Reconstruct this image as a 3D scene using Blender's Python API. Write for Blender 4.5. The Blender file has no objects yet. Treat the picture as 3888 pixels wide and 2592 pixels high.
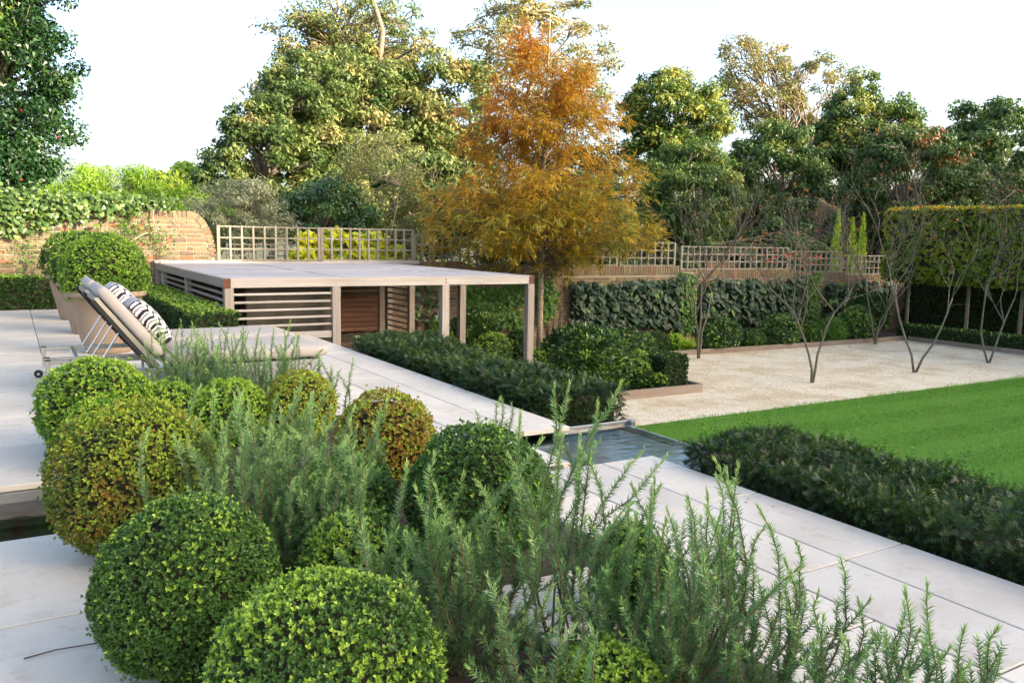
import bpy, bmesh, math
import numpy as np
from mathutils import Matrix, Vector
rng = np.random.default_rng(11)
SC = bpy.context.scene
COL = SC.collection

# ------------------------------------------------------------------ camera, sky, sun, exposure
cam = bpy.data.cameras.new('camera'); cam_o = bpy.data.objects.new('camera', cam); COL.objects.link(cam_o)
cam.sensor_width = 36.0; cam.lens = 29.38; cam.clip_start = 0.05; cam.clip_end = 3000
_right = Vector((0.858294, -0.512842, 0.017996)); _up = Vector((0.047560, 0.114417, 0.992294)); _fw = Vector((0.510949, 0.850824, -0.122594))
_m = Matrix((_right, _up, -_fw)).transposed().to_4x4(); _m.translation = Vector((0, 0, 1.2))
cam_o.matrix_world = _m
SC.camera = cam_o

SUN_EL = math.radians(15.0)
SUN_TRAVEL = np.array([-0.6, 0.8])            # horizontal direction in which the light travels
w = bpy.data.worlds.new('World'); SC.world = w; w.use_nodes = True
nt = w.node_tree
sky = nt.nodes.new('ShaderNodeTexSky'); sky.sky_type = 'NISHITA'; sky.sun_disc = False
sky.sun_elevation = SUN_EL
sky.sun_rotation = math.atan2(-SUN_TRAVEL[0], -SUN_TRAVEL[1])
sky.air_density = 0.8; sky.dust_density = 5.0; sky.ozone_density = 0.6
nt.nodes['Background'].inputs[1].default_value = 0.15
nt.links.new(sky.outputs[0], nt.nodes['Background'].inputs[0])
sun = bpy.data.lights.new('sun', 'SUN'); sun.energy = 2.4; sun.angle = math.radians(0.6); sun.color = (1.0, 0.86, 0.66)
sun_o = bpy.data.objects.new('sun', sun); COL.objects.link(sun_o)
_t = Vector((SUN_TRAVEL[0]*math.cos(SUN_EL), SUN_TRAVEL[1]*math.cos(SUN_EL), -math.sin(SUN_EL)))
sun_o.rotation_euler = _t.to_track_quat('-Z', 'Y').to_euler(); sun_o.location = (10, -20, 20)
SC.view_settings.view_transform = 'Standard'; SC.view_settings.look = 'None'
SC.view_settings.exposure = 2.4; SC.view_settings.gamma = 1.0
SC.render.engine = 'CYCLES'
SC.cycles.use_denoising = True
SC.cycles.max_bounces = 8; SC.cycles.transparent_max_bounces = 12
SC.cycles.caustics_reflective = False; SC.cycles.caustics_refractive = False

# ------------------------------------------------------------------ helpers
WT = {}
def wt(o): return WT.get(o.name, Vector((0, 0, 0)))
def place(o, parent=None, world=(0, 0, 0)):
    COL.objects.link(o)
    world = Vector(world)
    if parent is not None:
        o.parent = parent; o.location = world - wt(parent)
    else:
        o.location = world
    WT[o.name] = world
    return o
def tag(o, label=None, cat=None, group=None, kind=None):
    if label: o['label'] = label
    if cat: o['category'] = cat
    if group: o['group'] = group
    if kind: o['kind'] = kind
    return o
def thing(name, label, cat, loc=(0, 0, 0), group=None):
    o = bpy.data.objects.new(name, None); o.empty_display_size = 0.1
    place(o, None, loc); return tag(o, label, cat, group)
def mk(name, V, F, mat, parent=None, smooth=False, T=None, kind=None, world=(0, 0, 0)):
    me = bpy.data.meshes.new(name)
    V = np.asarray(V, dtype=np.float32)
    me.from_pydata(V, [], F)
    if T is not None:
        a = me.attributes.new('t', 'FLOAT', 'POINT'); a.data.foreach_set('value', np.asarray(T, np.float32))
    if smooth: me.polygons.foreach_set('use_smooth', np.ones(len(me.polygons), bool))
    me.materials.append(mat); me.update()
    o = bpy.data.objects.new(name, me); place(o, parent, world)
    if kind: o['kind'] = kind
    return o
def inst(name, me, parent, world, rot=None, scale=None):
    o = bpy.data.objects.new(name, me); place(o, parent, world)
    if rot is not None: o.rotation_euler = rot
    if scale is not None: o.scale = scale
    return o
class MB:
    def __init__(s): s.v = []; s.f = []; s.n = 0
    def add(s, V, F):
        s.v.append(np.asarray(V, float).reshape(-1, 3)); s.f += [tuple(i+s.n for i in f) for f in F]; s.n += len(s.v[-1]); return s
    def box(s, x0, x1, y0, y1, z0, z1, b=0.0):
        V, F = cbox((x1-x0), (y1-y0), (z1-z0), b); s.add(V+np.array([(x0+x1)/2, (y0+y1)/2, (z0+z1)/2]), F); return s
    def bar(s, p0, p1, wdt, hgt, up=(0, 0, 1), b=0.0):
        p0 = np.array(p0, float); p1 = np.array(p1, float); d = p1-p0; L = np.linalg.norm(d); d /= L
        u = np.array(up, float)
        if abs(d@u) > .98: u = np.array([1., 0, 0])
        sd = np.cross(d, u); sd /= np.linalg.norm(sd); u = np.cross(sd, d)
        V, F = cbox(L, wdt, hgt, b); V = V[:, :1]*d+V[:, 1:2]*sd+V[:, 2:3]*u+(p0+p1)/2
        s.add(V, F); return s
    def tube(s, pts, rad, n=6, cap=True):
        V, F = tube(pts, rad, n, cap); s.add(V, F); return s
    def build(s, name, mat, parent=None, smooth=False, kind=None):
        return mk(name, np.concatenate(s.v), s.f, mat, parent, smooth, kind=kind)
def cbox(dx, dy, dz, b=0.0):
    h = np.array([dx, dy, dz])/2
    if b <= 0:
        V = np.array([[x, y, z] for x in (-1, 1) for y in (-1, 1) for z in (-1, 1)])*h
        return V, [(0, 1, 3, 2), (4, 6, 7, 5), (0, 4, 5, 1), (2, 3, 7, 6), (0, 2, 6, 4), (1, 5, 7, 3)]
    b = min(b, .45*min(dx, dy, dz))
    V = []; idx = {}
    for x in (-1, 1):
        for y in (-1, 1):
            for z in (-1, 1):
                for a in range(3):
                    p = h-b; p = p.copy(); p[a] = h[a]
                    idx[(x, y, z, a)] = len(V); V.append(p*np.array([x, y, z]))
    F = []
    for a in range(3):
        o1, o2 = [i for i in range(3) if i != a]
        for s in (-1, 1):
            q = []
            for (i, j) in ((-1, -1), (1, -1), (1, 1), (-1, 1)):
                c = [0, 0, 0]; c[a] = s; c[o1] = i; c[o2] = j; q.append(idx[(c[0], c[1], c[2], a)])
            flip = (s < 0) ^ (a == 1)
            F.append(tuple(q[::-1]) if flip else tuple(q))
    for a in range(3):
        o1, o2 = [i for i in range(3) if i != a]
        for i in (-1, 1):
            for j in (-1, 1):
                q = []
                for (k_, ax) in ((-1, o1), (1, o1), (1, o2), (-1, o2)):
                    c = [0, 0, 0]; c[a] = k_; c[o1] = i; c[o2] = j; q.append(idx[(c[0], c[1], c[2], ax)])
                F.append(tuple(q))
    for x in (-1, 1):
        for y in (-1, 1):
            for z in (-1, 1): F.append(tuple(idx[(x, y, z, a)] for a in range(3)))
    return np.array(V), F
_bc = {}
def box_me(dx, dy, dz, b, mat):
    key = (round(dx, 3), round(dy, 3), round(dz, 3), b, mat.name)
    if key not in _bc:
        V, F = cbox(dx, dy, dz, b); me = bpy.data.meshes.new('block'); me.from_pydata(V, [], F); me.materials.append(mat)
        bm = bmesh.new(); bm.from_mesh(me); bmesh.ops.recalc_face_normals(bm, faces=bm.faces); bm.to_mesh(me); bm.free()
        _bc[key] = me
    return _bc[key]
def block(name, x0, x1, y0, y1, z0, z1, mat, parent, b=0.004, jig=0.0):
    me = box_me(x1-x0, y1-y0, z1-z0, b, mat)
    o = inst(name, me, parent, ((x0+x1)/2, (y0+y1)/2, (z0+z1)/2))
    if jig: o.rotation_euler = tuple(rng.normal(0, jig, 3))
    return o
def tube(pts, rad, n=6, cap=True):
    P = np.asarray(pts, float); m = len(P); r = np.broadcast_to(np.asarray(rad, float), (m,))
    Tn = np.gradient(P, axis=0); Tn /= np.linalg.norm(Tn, axis=1)[:, None]+1e-9
    a = np.array([0.31, 0.77, 0.55]); V = []; 
    for i in range(m):
        s = np.cross(Tn[i], a); s /= np.linalg.norm(s)+1e-9; u = np.cross(s, Tn[i])
        for k_ in range(n):
            t = 2*math.pi*k_/n; V.append(P[i]+r[i]*(math.cos(t)*s+math.sin(t)*u))
    F = [(i*n+k_, i*n+(k_+1) % n, (i+1)*n+(k_+1) % n, (i+1)*n+k_) for i in range(m-1) for k_ in range(n)]
    if cap: F += [tuple(range(n))[::-1], tuple((m-1)*n+k_ for k_ in range(n))]
    return V, F
def unit(a): return a/(np.linalg.norm(a, axis=-1, keepdims=True)+1e-9)
def rdir(n): return unit(rng.normal(size=(n, 3)))
def leaves(P, D, N, L, W, T, fold=.12, six=False, curl=0.0, tri=False):
    """many flat folded leaves -> V, F, T"""
    n = len(P); D = unit(D); S = unit(np.cross(D, N)); N = np.cross(S, D)
    L = np.broadcast_to(L, (n,))[:, None]; W = np.broadcast_to(W, (n,))[:, None]
    tip = P+D*L-N*curl*L
    if tri:
        V = np.stack([P+S*W*.5, P-S*W*.5, tip], 1).reshape(-1, 3); F = np.arange(n*3).reshape(-1, 3); k_ = 3
    elif six:
        V = np.stack([P, P+D*L*.32+S*W*.5+N*W*fold, P+D*L*.72+S*W*.42+N*W*fold-N*curl*L*.4, tip, P+D*L*.72-S*W*.42+N*W*fold-N*curl*L*.4, P+D*L*.32-S*W*.5+N*W*fold], 1).reshape(-1, 3)
        b = (np.arange(n)*6)[:, None, None]; F = (b+np.array([[0, 1, 2, 3], [0, 3, 4, 5]])).reshape(-1, 4); k_ = 6
    else:
        V = np.stack([P, P+D*L*.45+S*W*.5+N*W*fold, tip, P+D*L*.45-S*W*.5+N*W*fold], 1).reshape(-1, 3)
        b = (np.arange(n)*4)[:, None, None]; F = (b+np.array([[0, 1, 2], [0, 2, 3]])).reshape(-1, 3); k_ = 4
    return V, F, np.repeat(np.broadcast_to(T, (n,)), k_)
def cat_leaves(parts):
    V = []; F = []; T = []; n = 0
    for v, f, t in parts: V.append(v); F.append(f+n); T.append(t); n += len(v)
    return np.concatenate(V), np.concatenate(F), np.concatenate(T)
class Noise3:
    def __init__(s, seed, freq, octs=3):
        r = np.random.default_rng(seed); s.k = [r.normal(size=(5, 3))*freq*1.9**o for o in range(octs)]; s.p = [r.uniform(0, 6.28, 5) for o in range(octs)]
    def __call__(s, P):
        out = 0
        for o, (k_, p) in enumerate(zip(s.k, s.p)): out = out+np.sin(P@k_.T+p).mean(1)*.62**o
        return out

# ------------------------------------------------------------------ materials
def new_mat(name):
    m = bpy.data.materials.new(name); m.use_nodes = True; return m, m.node_tree, m.node_tree.nodes['Principled BSDF']
def ramp(ntree, stops, fac):
    r = ntree.nodes.new('ShaderNodeValToRGB'); e = r.color_ramp.elements
    while len(e) < len(stops): e.new(.5)
    for i, (p, c) in enumerate(stops): e[i].position = p; e[i].color = (*c, 1)
    ntree.links.new(fac, r.inputs[0]); return r
def noise(ntree, scale, detail=4, rough=.55, vec=None, dim='3D'):
    n = ntree.nodes.new('ShaderNodeTexNoise'); n.inputs['Scale'].default_value = scale; n.inputs['Detail'].default_value = detail; n.inputs['Roughness'].default_value = rough
    if vec is not None: ntree.links.new(vec, n.inputs['Vector'])
    return n
def pos(ntree, sc=(1, 1, 1)):
    g = ntree.nodes.new('ShaderNodeNewGeometry'); mp = ntree.nodes.new('ShaderNodeMapping'); mp.inputs['Scale'].default_value = sc
    ntree.links.new(g.outputs['Position'], mp.inputs['Vector']); return mp.outputs[0]
def bump(ntree, bsdf, h, strength=.3, dist=.01):
    b = ntree.nodes.new('ShaderNodeBump'); b.inputs['Strength'].default_value = strength; b.inputs['Distance'].default_value = dist
    ntree.links.new(h, b.inputs['Height']); ntree.links.new(b.outputs[0], bsdf.inputs['Normal']); return b
def mixc(ntree, a, b, fac, mode='MIX'):
    m = ntree.nodes.new('ShaderNodeMix'); m.data_type = 'RGBA'; m.blend_type = mode
    for s, v in ((m.inputs[6], a), (m.inputs[7], b)):
        if isinstance(v, tuple): s.default_value = (*v, 1)
        else: ntree.links.new(v, s)
    if isinstance(fac, float): m.inputs[0].default_value = fac
    else: ntree.links.new(fac, m.inputs[0])
    return m.outputs[2]
def mathn(ntree, op, a, b=None):
    m = ntree.nodes.new('ShaderNodeMath'); m.operation = op
    for i, v in enumerate((a, b)):
        if v is None: continue
        if isinstance(v, (int, float)): m.inputs[i].default_value = v
        else: ntree.links.new(v, m.inputs[i])
    return m.outputs[0]
GAIN = (1.75, 1.62, 1.25)
def foliage(name, stops, rough=.45, transl=.3, spec=.35, nscale=6.0, namt=.25):
    m, t, b = new_mat(name)
    a = t.nodes.new('ShaderNodeAttribute'); a.attribute_name = 't'
    n = noise(t, nscale, 2, vec=pos(t))
    f = mathn(t, 'ADD', a.outputs['Fac'], mathn(t, 'MULTIPLY', mathn(t, 'SUBTRACT', n.outputs[0], .5), namt))
    r = ramp(t, [(p, tuple(min(.75, x*q) for x, q in zip(c, GAIN))) for p, c in stops], f)
    t.links.new(r.outputs[0], b.inputs['Base Color']); b.inputs['Roughness'].default_value = rough; b.inputs['Specular IOR Level'].default_value = spec
    tr = t.nodes.new('ShaderNodeBsdfTranslucent'); t.links.new(mixc(t, r.outputs[0], (1.0, .95, .35), .25, 'MULTIPLY'), tr.inputs[0])
    mx = t.nodes.new('ShaderNodeMixShader'); mx.inputs[0].default_value = transl
    t.links.new(b.outputs[0], mx.inputs[1]); t.links.new(tr.outputs[0], mx.inputs[2])
    t.links.new(mx.outputs[0], t.nodes['Material Output'].inputs[0]); return m
def solid(name, col, rough=.6, metal=0.0, var=.0, nscale=8, bumps=0.0, spec=.4):
    m, t, b = new_mat(name); b.inputs['Roughness'].default_value = rough; b.inputs['Metallic'].default_value = metal; b.inputs['Specular IOR Level'].default_value = spec
    n = noise(t, nscale, 5, vec=pos(t))
    c = tuple(min(1, x*(1+var)) for x in col); d = tuple(x*(1-var) for x in col)
    r = ramp(t, [(.3, d), (.7, c)], n.outputs[0]); t.links.new(r.outputs[0], b.inputs['Base Color'])
    if bumps: bump(t, b, n.outputs[0], bumps, .01)
    return m

def m_limestone():
    m, t, b = new_mat('limestone')
    oi = t.nodes.new('ShaderNodeObjectInfo')
    v = t.nodes.new('ShaderNodeVectorMath'); v.operation = 'ADD'; g = pos(t, (1, 1, 1)); t.links.new(g, v.inputs[0]); t.links.new(oi.outputs['Random'], v.inputs[1])
    n1 = noise(t, 2.2, 6, .6, v.outputs[0]); n2 = noise(t, 60, 3, .6, v.outputs[0]); n3 = noise(t, 9, 5, .7, v.outputs[0])
    base = ramp(t, [(.25, (.50, .44, .37)), (.5, (.60, .545, .47)), (.75, (.66, .61, .54))], n1.outputs[0]).outputs[0]
    tone = ramp(t, [(0, (.84, .835, .84)), (.5, (.97, .96, .94)), (1, (1.07, 1.05, 1.0))], oi.outputs['Random']).outputs[0]
    base = mixc(t, base, tone, 1.0, 'MULTIPLY')
    sp = ramp(t, [(.30, (.78, .76, .72)), (.40, (1, 1, 1))], n2.outputs[0]).outputs[0]
    base = mixc(t, base, sp, .5, 'MULTIPLY')
    st = ramp(t, [(.30, (.74, .69, .62)), (.46, (1, 1, 1))], n3.outputs[0]).outputs[0]
    base = mixc(t, base, st, .7, 'MULTIPLY')
    t.links.new(base, b.inputs['Base Color']); b.inputs['Roughness'].default_value = .55; b.inputs['Specular IOR Level'].default_value = .3
    bump(t, b, n2.outputs[0], .12, .004); return m
LIME = m_limestone()
MORTAR = solid('pale_mortar', (.30, .275, .22), .9, var=.2, nscale=30)
GROUT = solid('grey_grout', (.15, .135, .11), .95, var=.15, nscale=40)
SOIL = solid('dark_soil', (.045, .032, .022), .95, var=.5, nscale=25, bumps=.8)
def m_brick(obj):
    m, t, b = new_mat('stock_brick_single' if obj else 'stock_brick_many')
    if obj: f = t.nodes.new('ShaderNodeObjectInfo').outputs['Random']
    else:
        a = t.nodes.new('ShaderNodeAttribute'); a.attribute_name = 't'; f = a.outputs['Fac']
    r = ramp(t, [(0, (.155, .118, .066)), (.2, (.21, .16, .088)), (.4, (.165, .13, .085)), (.55, (.245, .19, .108)), (.72, (.18, .122, .072)), (.84, (.12, .094, .07)), (.93, (.23, .11, .058)), (1.0, (.29, .125, .062))], f)
    n = noise(t, 18, 5, .65, pos(t)); n2 = noise(t, 2.2, 4, .6, pos(t))
    c = mixc(t, r.outputs[0], ramp(t, [(.3, (.62, .60, .58)), (.7, (1.2, 1.16, 1.1))], n.outputs[0]).outputs[0], .8, 'MULTIPLY')
    c = mixc(t, c, (.10, .105, .05), mathn(t, 'MULTIPLY', ramp(t, [(.55, (0, 0, 0)), (.75, (1, 1, 1))], n2.outputs[0]).outputs[0], .45))
    t.links.new(c, b.inputs['Base Color']); b.inputs['Roughness'].default_value = .9; bump(t, b, n.outputs[0], .6, .012); return m
BRICK1, BRICKN = m_brick(True), m_brick(False)
def m_wood(name, a, bcol, axis=0, rough=.7, spec=.3):
    m, t, b = new_mat(name)
    sc = [38, 38, 38]; sc[axis] = 1.6
    oi = t.nodes.new('ShaderNodeObjectInfo'); v = t.nodes.new('ShaderNodeVectorMath'); v.operation = 'ADD'
    t.links.new(pos(t, tuple(sc)), v.inputs[0]); mu = mathn(t, 'MULTIPLY', oi.outputs['Random'], 37.0); t.links.new(mu, v.inputs[1])
    n = noise(t, 1.0, 6, .6, v.outputs[0]); n2 = noise(t, 1.3, 3, .5, pos(t))
    r = ramp(t, [(.25, bcol), (.7, a)], n.outputs[0]).outputs[0]
    tone = ramp(t, [(0, (.76, .75, .74)), (1, (1.1, 1.1, 1.1))], oi.outputs['Random']).outputs[0]
    r = mixc(t, r, tone, 1.0, 'MULTIPLY'); r = mixc(t, r, ramp(t, [(.35, (.8, .78, .75)), (.65, (1, 1, 1))], n2.outputs[0]).outputs[0], .6, 'MULTIPLY')
    t.links.new(r, b.inputs['Base Color']); b.inputs['Roughness'].default_value = rough; b.inputs['Specular IOR Level'].default_value = spec
    bump(t, b, n.outputs[0], .35, .003); return m
W_SILX = m_wood('weathered_cedar_along_x', (.47, .43, .40), (.33, .295, .27), 0)
W_SILY = m_wood('weathered_cedar_along_y', (.40, .35, .30), (.26, .22, .19), 1)
W_SILZ = m_wood('weathered_cedar_upright', (.42, .37, .335), (.28, .235, .205), 2)
W_ROOF = m_wood('silvered_roof_board', (.43, .42, .43), (.31, .30, .31), 0, rough=.6)
W_RED = m_wood('red_brown_cedar', (.235, .12, .08), (.15, .075, .05), 0)
W_END = m_wood('brown_end_grain', (.20, .085, .045), (.11, .04, .02), 2)
W_TREL = m_wood('pale_trellis_wood', (.33, .30, .235), (.22, .20, .15), 2)
W_KERB = m_wood('grey_brown_board', (.30, .235, .185), (.20, .15, .115), 0)
STEEL = solid('brushed_steel', (.55, .54, .52), .32, 1.0, .06, 60)
STEELD = solid('dull_steel', (.34, .34, .33), .45, 1.0, .15, 12)
BLACK = solid('black_rubber', (.012, .012, .013), .5, 0, .1)
SLING = solid('dark_mesh_fabric', (.03, .035, .037), .7, 0, .1)
FABRIC = solid('taupe_fabric', (.385, .345, .315), .9, 0, .05, 300, .15, .15)
TERRA = solid('pale_terracotta', (.30, .225, .165), .85, 0, .10, 5, .15, .2)
CONC = solid('dark_concrete', (.075, .068, .055), .9, 0, .3, 5, .2, .2)
WHITE = solid('white_wax', (.75, .72, .66), .5, 0, .03)
BARK = solid('grey_brown_bark', (.20, .165, .125), .9, 0, .35, 30, .7, .15)
BARKP = solid('pale_ash_bark', (.33, .275, .19), .9, 0, .3, 25, .7, .15)
BARKG = solid('grey_green_bark', (.135, .125, .088), .8, 0, .35, 30, .5, .2)
TWIG = solid('brown_twig', (.085, .055, .035), .9, 0, .3, 40)
CORE = solid('twig_shade_core', (.035, .035, .018), .95, 0, .4, 30, .5, .1)  # dark solid stand-in for twigs and shade inside the foliage
ROSTEM = solid('rosemary_stem', (.17, .105, .06), .85, 0, .35, 30, .3, .2)

g = lambda *a: [(p, c) for p, c in a]
F_BOX = foliage('box_leaf', g((0, (.022, .058, .014)), (.35, (.045, .105, .022)), (.62, (.085, .18, .028)), (.82, (.15, .25, .032)), (1, (.23, .34, .05))), .42, .28, .4)
F_BOXY = foliage('fresh_box_leaf', g((0, (.035, .085, .016)), (.3, (.075, .175, .024)), (.6, (.13, .24, .028)), (1, (.23, .34, .045))), .45, .3, .35)
F_BOXO = foliage('bronzed_box_leaf', g((0, (.03, .065, .014)), (.3, (.065, .115, .02)), (.52, (.13, .13, .024)), (.72, (.22, .11, .026)), (.86, (.17, .24, .03)), (1, (.23, .34, .045))), .5, .28, .3, 6.0, .1)
F_ROS = foliage('rosemary_needle', g((0, (.042, .10, .05)), (.45, (.09, .185, .082)), (.8, (.18, .31, .125)), (1, (.275, .41, .165))), .5, .25, .3)
F_YEW = foliage('yew_needle', g((0, (.005, .016, .006)), (.35, (.011, .031, .009)), (.65, (.028, .060, .014)), (1, (.075, .115, .025))), .4, .2, .4)
F_TOPI = foliage('topiary_leaf', g((0, (.04, .10, .014)), (.5, (.09, .19, .022)), (1, (.19, .31, .045))), .45, .3, .35)
F_HEDGE = foliage('hedge_leaf', g((0, (.011, .032, .008)), (.4, (.022, .06, .013)), (.75, (.06, .125, .021)), (1, (.18, .29, .045))), .45, .28, .35)
F_LAUR = foliage('laurel_leaf', g((0, (.010, .032, .009)), (.45, (.022, .062, .014)), (.8, (.07, .145, .025)), (1, (.18, .26, .05))), .28, .2, .6)
F_IVY = foliage('ivy_leaf', g((0, (.006, .019, .010)), (.5, (.013, .034, .018)), (.9, (.03, .06, .026)), (1, (.08, .15, .035))), .42, .15, .3)
F_IVYL = foliage('sun_tinted_ivy_leaf', g((0, (.015, .04, .012)), (.5, (.045, .09, .025)), (1, (.12, .175, .055))), .35, .25, .45)  # paler copy of the ivy, sunlight put into the leaf colour
F_CREEP = foliage('creeper_leaf', g((0, (.02, .06, .014)), (.5, (.05, .13, .022)), (1, (.13, .24, .04))), .45, .3, .35)
F_ASH = foliage('autumn_ash_leaf', g((0, (.075, .10, .018)), (.18, (.18, .165, .022)), (.42, (.335, .22, .024)), (.62, (.30, .14, .027)), (.82, (.22, .082, .036)), (1, (.17, .06, .042))), .5, .42, .3, 1.2, .25)
F_SYC = foliage('sycamore_leaf', g((0, (.03, .062, .02)), (.35, (.062, .10, .032)), (.65, (.12, .15, .06)), (.85, (.18, .18, .08)), (1, (.23, .175, .10))), .5, .3, .3, .5, .5)
F_CHE = foliage('chestnut_leaf', g((0, (.018, .046, .014)), (.45, (.042, .086, .022)), (.8, (.13, .175, .04)), (1, (.27, .24, .055))), .45, .3, .35, .6, .4)  # upper stops raised, so lit crowns get their brightness from colour
F_TAN = foliage('thin_tan_leaf', g((0, (.075, .10, .035)), (.5, (.15, .155, .07)), (1, (.23, .185, .10))), .5, .35, .3, .5, .4)
F_RED = foliage('hawthorn_leaf', g((0, (.02, .05, .016)), (.55, (.045, .085, .025)), (.8, (.13, .075, .03)), (1, (.33, .035, .02))), .5, .25, .3, .6, .4)
F_BAMB = foliage('bamboo_leaf', g((0, (.06, .14, .016)), (.5, (.15, .27, .03)), (1, (.30, .38, .06))), .45, .35, .3, .8, .4)
F_OLIV = foliage('silver_grey_leaf', g((0, (.085, .115, .075)), (.5, (.18, .21, .155)), (1, (.30, .33, .25))), .55, .2, .3)
F_GREY = foliage('grey_green_leaf', g((0, (.06, .09, .035)), (.5, (.14, .17, .07)), (1, (.24, .24, .12))), .55, .3, .25)
F_FIG = foliage('yellow_fig_leaf', g((0, (.13, .21, .02)), (.5, (.40, .42, .03)), (1, (.62, .50, .04))), .5, .35, .3)
F_HOLLY = foliage('holly_leaf', g((0, (.006, .022, .009)), (.5, (.013, .042, .014)), (.85, (.035, .08, .02)), (1, (.08, .12, .025))), .35, .12, .4)  # darkened so the crown reads as shaded though sun reaches it
F_BEECH = foliage('hornbeam_leaf', g((0, (.05, .10, .014)), (.45, (.12, .18, .02)), (.75, (.30, .25, .03)), (1, (.40, .19, .035))), .5, .35, .3, 1.0, .5)
F_AUT = foliage('dry_orange_leaf', g((0, (.085, .10, .03)), (.25, (.15, .09, .03)), (.6, (.26, .10, .04)), (1, (.38, .03, .02))), .6, .3, .2)
F_GRASS = foliage('lawn_blade', g((0, (.036, .115, .015)), (.5, (.066, .185, .022)), (1, (.125, .255, .038))), .5, .3, .25, .35, .35)
BERRY = solid('red_berry', (.5, .02, .012), .3)

# ------------------------------------------------------------------ the setting: ground, lawn, gravel
GZ = -1.3
def sheet(name, x0, x1, y0, y1, z, mat, kind='structure', n=1):
    xs = np.linspace(x0, x1, n+1); ys = np.linspace(y0, y1, n+1)
    V = [(x, y, z) for y in ys for x in xs]; F = [(j*(n+1)+i, j*(n+1)+i+1, (j+1)*(n+1)+i+1, (j+1)*(n+1)+i) for j in range(n) for i in range(n)]
    o = mk(name, V, F, mat); o['kind'] = kind; return o
EARTH = solid('rough_earth', (.075, .085, .035), .95, var=.5, nscale=3, bumps=.6)
tag(sheet('ground', -900, 900, -900, 900, GZ-.012, EARTH), 'rough earth and grass beyond the garden walls')
def m_lawn():
    m, t, b = new_mat('lawn_turf')
    n1 = noise(t, 90, 4, .7, pos(t)); n2 = noise(t, 1.1, 4, .6, pos(t)); n3 = noise(t, 14, 3, .6, pos(t))
    c = ramp(t, [(.25, (.058, .15, .018)), (.55, (.105, .245, .027)), (.8, (.175, .33, .045))], n1.outputs[0]).outputs[0]
    c = mixc(t, c, ramp(t, [(.3, (.82, .88, .8)), (.7, (1.14, 1.08, 1.1))], n2.outputs[0]).outputs[0], .8, 'MULTIPLY')
    c = mixc(t, c, ramp(t, [(.3, (.85, .88, .8)), (.7, (1.1, 1.06, 1.1))], n3.outputs[0]).outputs[0], .7, 'MULTIPLY')
    t.links.new(c, b.inputs['Base Color']); b.inputs['Roughness'].default_value = .9; b.inputs['Specular IOR Level'].default_value = .15
    bump(t, b, n1.outputs[0], .9, .03); return m
lawn = tag(sheet('lawn', 3.1, 20.2, -14, 8.66, GZ, m_lawn()), 'mown green lawn with faint stripes below the terrace')
def m_gravel():
    m, t, b = new_mat('pale_gravel')
    v = t.nodes.new('ShaderNodeTexVoronoi'); v.inputs['Scale'].default_value = 62; t.links.new(pos(t), v.inputs['Vector'])
    n2 = noise(t, 1.3, 5, .65, pos(t)); n3 = noise(t, 24, 4, .7, pos(t))
    c = ramp(t, [(0, (.42, .345, .22)), (.35, (.63, .555, .41)), (.7, (.73, .66, .51)), (1, (.80, .75, .63))], mathn(t, 'FRACT', mathn(t, 'MULTIPLY', v.outputs['Color'], 1.0))).outputs[0]
    c = mixc(t, c, ramp(t, [(.34, (.72, .62, .48)), (.56, (1, 1, 1))], n2.outputs[0]).outputs[0], .75, 'MULTIPLY')
    c = mixc(t, c, ramp(t, [(.36, (.68, .60, .48)), (.50, (1, 1, 1))], n3.outputs[0]).outputs[0], .6, 'MULTIPLY')
    t.links.new(c, b.inputs['Base Color']); b.inputs['Roughness'].default_value = .95; b.inputs['Specular IOR Level'].default_value = .15
    bump(t, b, v.outputs['Distance'], .8, .012); return m
GRAVEL = m_gravel()
gravel = tag(sheet('gravel', 4.2, 20.35, 8.62, 13.75, GZ-.004, GRAVEL), 'pale beige gravel under the multi stemmed trees')
bedsoil = tag(sheet('border_soil', 3.1, 24, 8.0, 15.4, GZ-.008, SOIL), 'dark soil of the border along the brick wall')

# ------------------------------------------------------------------ terrace, slabs, water channel
ter = MB()
ter.box(-6, 3.03, -6, 3.50, GZ-.2, -.005)
ter.box(-6, 2.05, 4.50, 14.95, GZ-.2, -.005)
ter.box(2.05, 3.03, 4.50, 9.93, GZ-.2, -.005)
ter.box(.22, 2.50, 3.60, 4.40, GZ-.2, -.005)
ter.box(-6, .22, 3.50, 4.50, GZ-.2, -.30)
ter.box(2.50, 3.03, 3.50, 4.50, GZ-.2, -.30)
terrace = ter.build('terrace', GROUT); tag(terrace, 'raised pale limestone terrace of large rectangular slabs', kind='structure')
BEDS = [(.30, 1.98, 2.40, 3.60), (.30, 1.98, 4.50, 5.36), (.30, 1.98, 3.60, 4.50), (.34, 1.33, .9, 2.40), (1.33, 1.80, .4, 1.95)]
def in_bed(x0, x1, y0, y1):
    cx, cy = (x0+x1)/2, (y0+y1)/2
    return any(a < cx < b and c < cy < d for a, b, c, d in BEDS)
J = .004
def slab(x0, x1, y0, y1):
    if in_bed(x0, x1, y0, y1) or x1-x0 < .05 or y1-y0 < .05: return
    block('paving_slab', x0+J, x1-J, y0+J, y1-J, -.03+.0, rng.uniform(-.0006, .0006), LIME, terrace, .0025)
# path rows along the right side
XS = [1.98, 2.34, 2.70, 3.06]
OFF = [1.59, 1.20, 1.98]
for r in range(3):
    y = OFF[r]-.77*9; cuts = []
    while y < 10.8: cuts.append(y); y += .77
    for lo, hi in ((-6, 3.53), (4.34, 9.95)):
        ys = [lo]+[c for c in cuts if lo+.12 < c < hi-.12]+[hi]
        for a, b in zip(ys[:-1], ys[1:]):
            if b < .2: continue
            slab(XS[r], XS[r+1], a, b)
block('paving_slab', 1.98+J, 2.56, 3.62, 4.30, -.034, -.0015, LIME, terrace, .0025)
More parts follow.
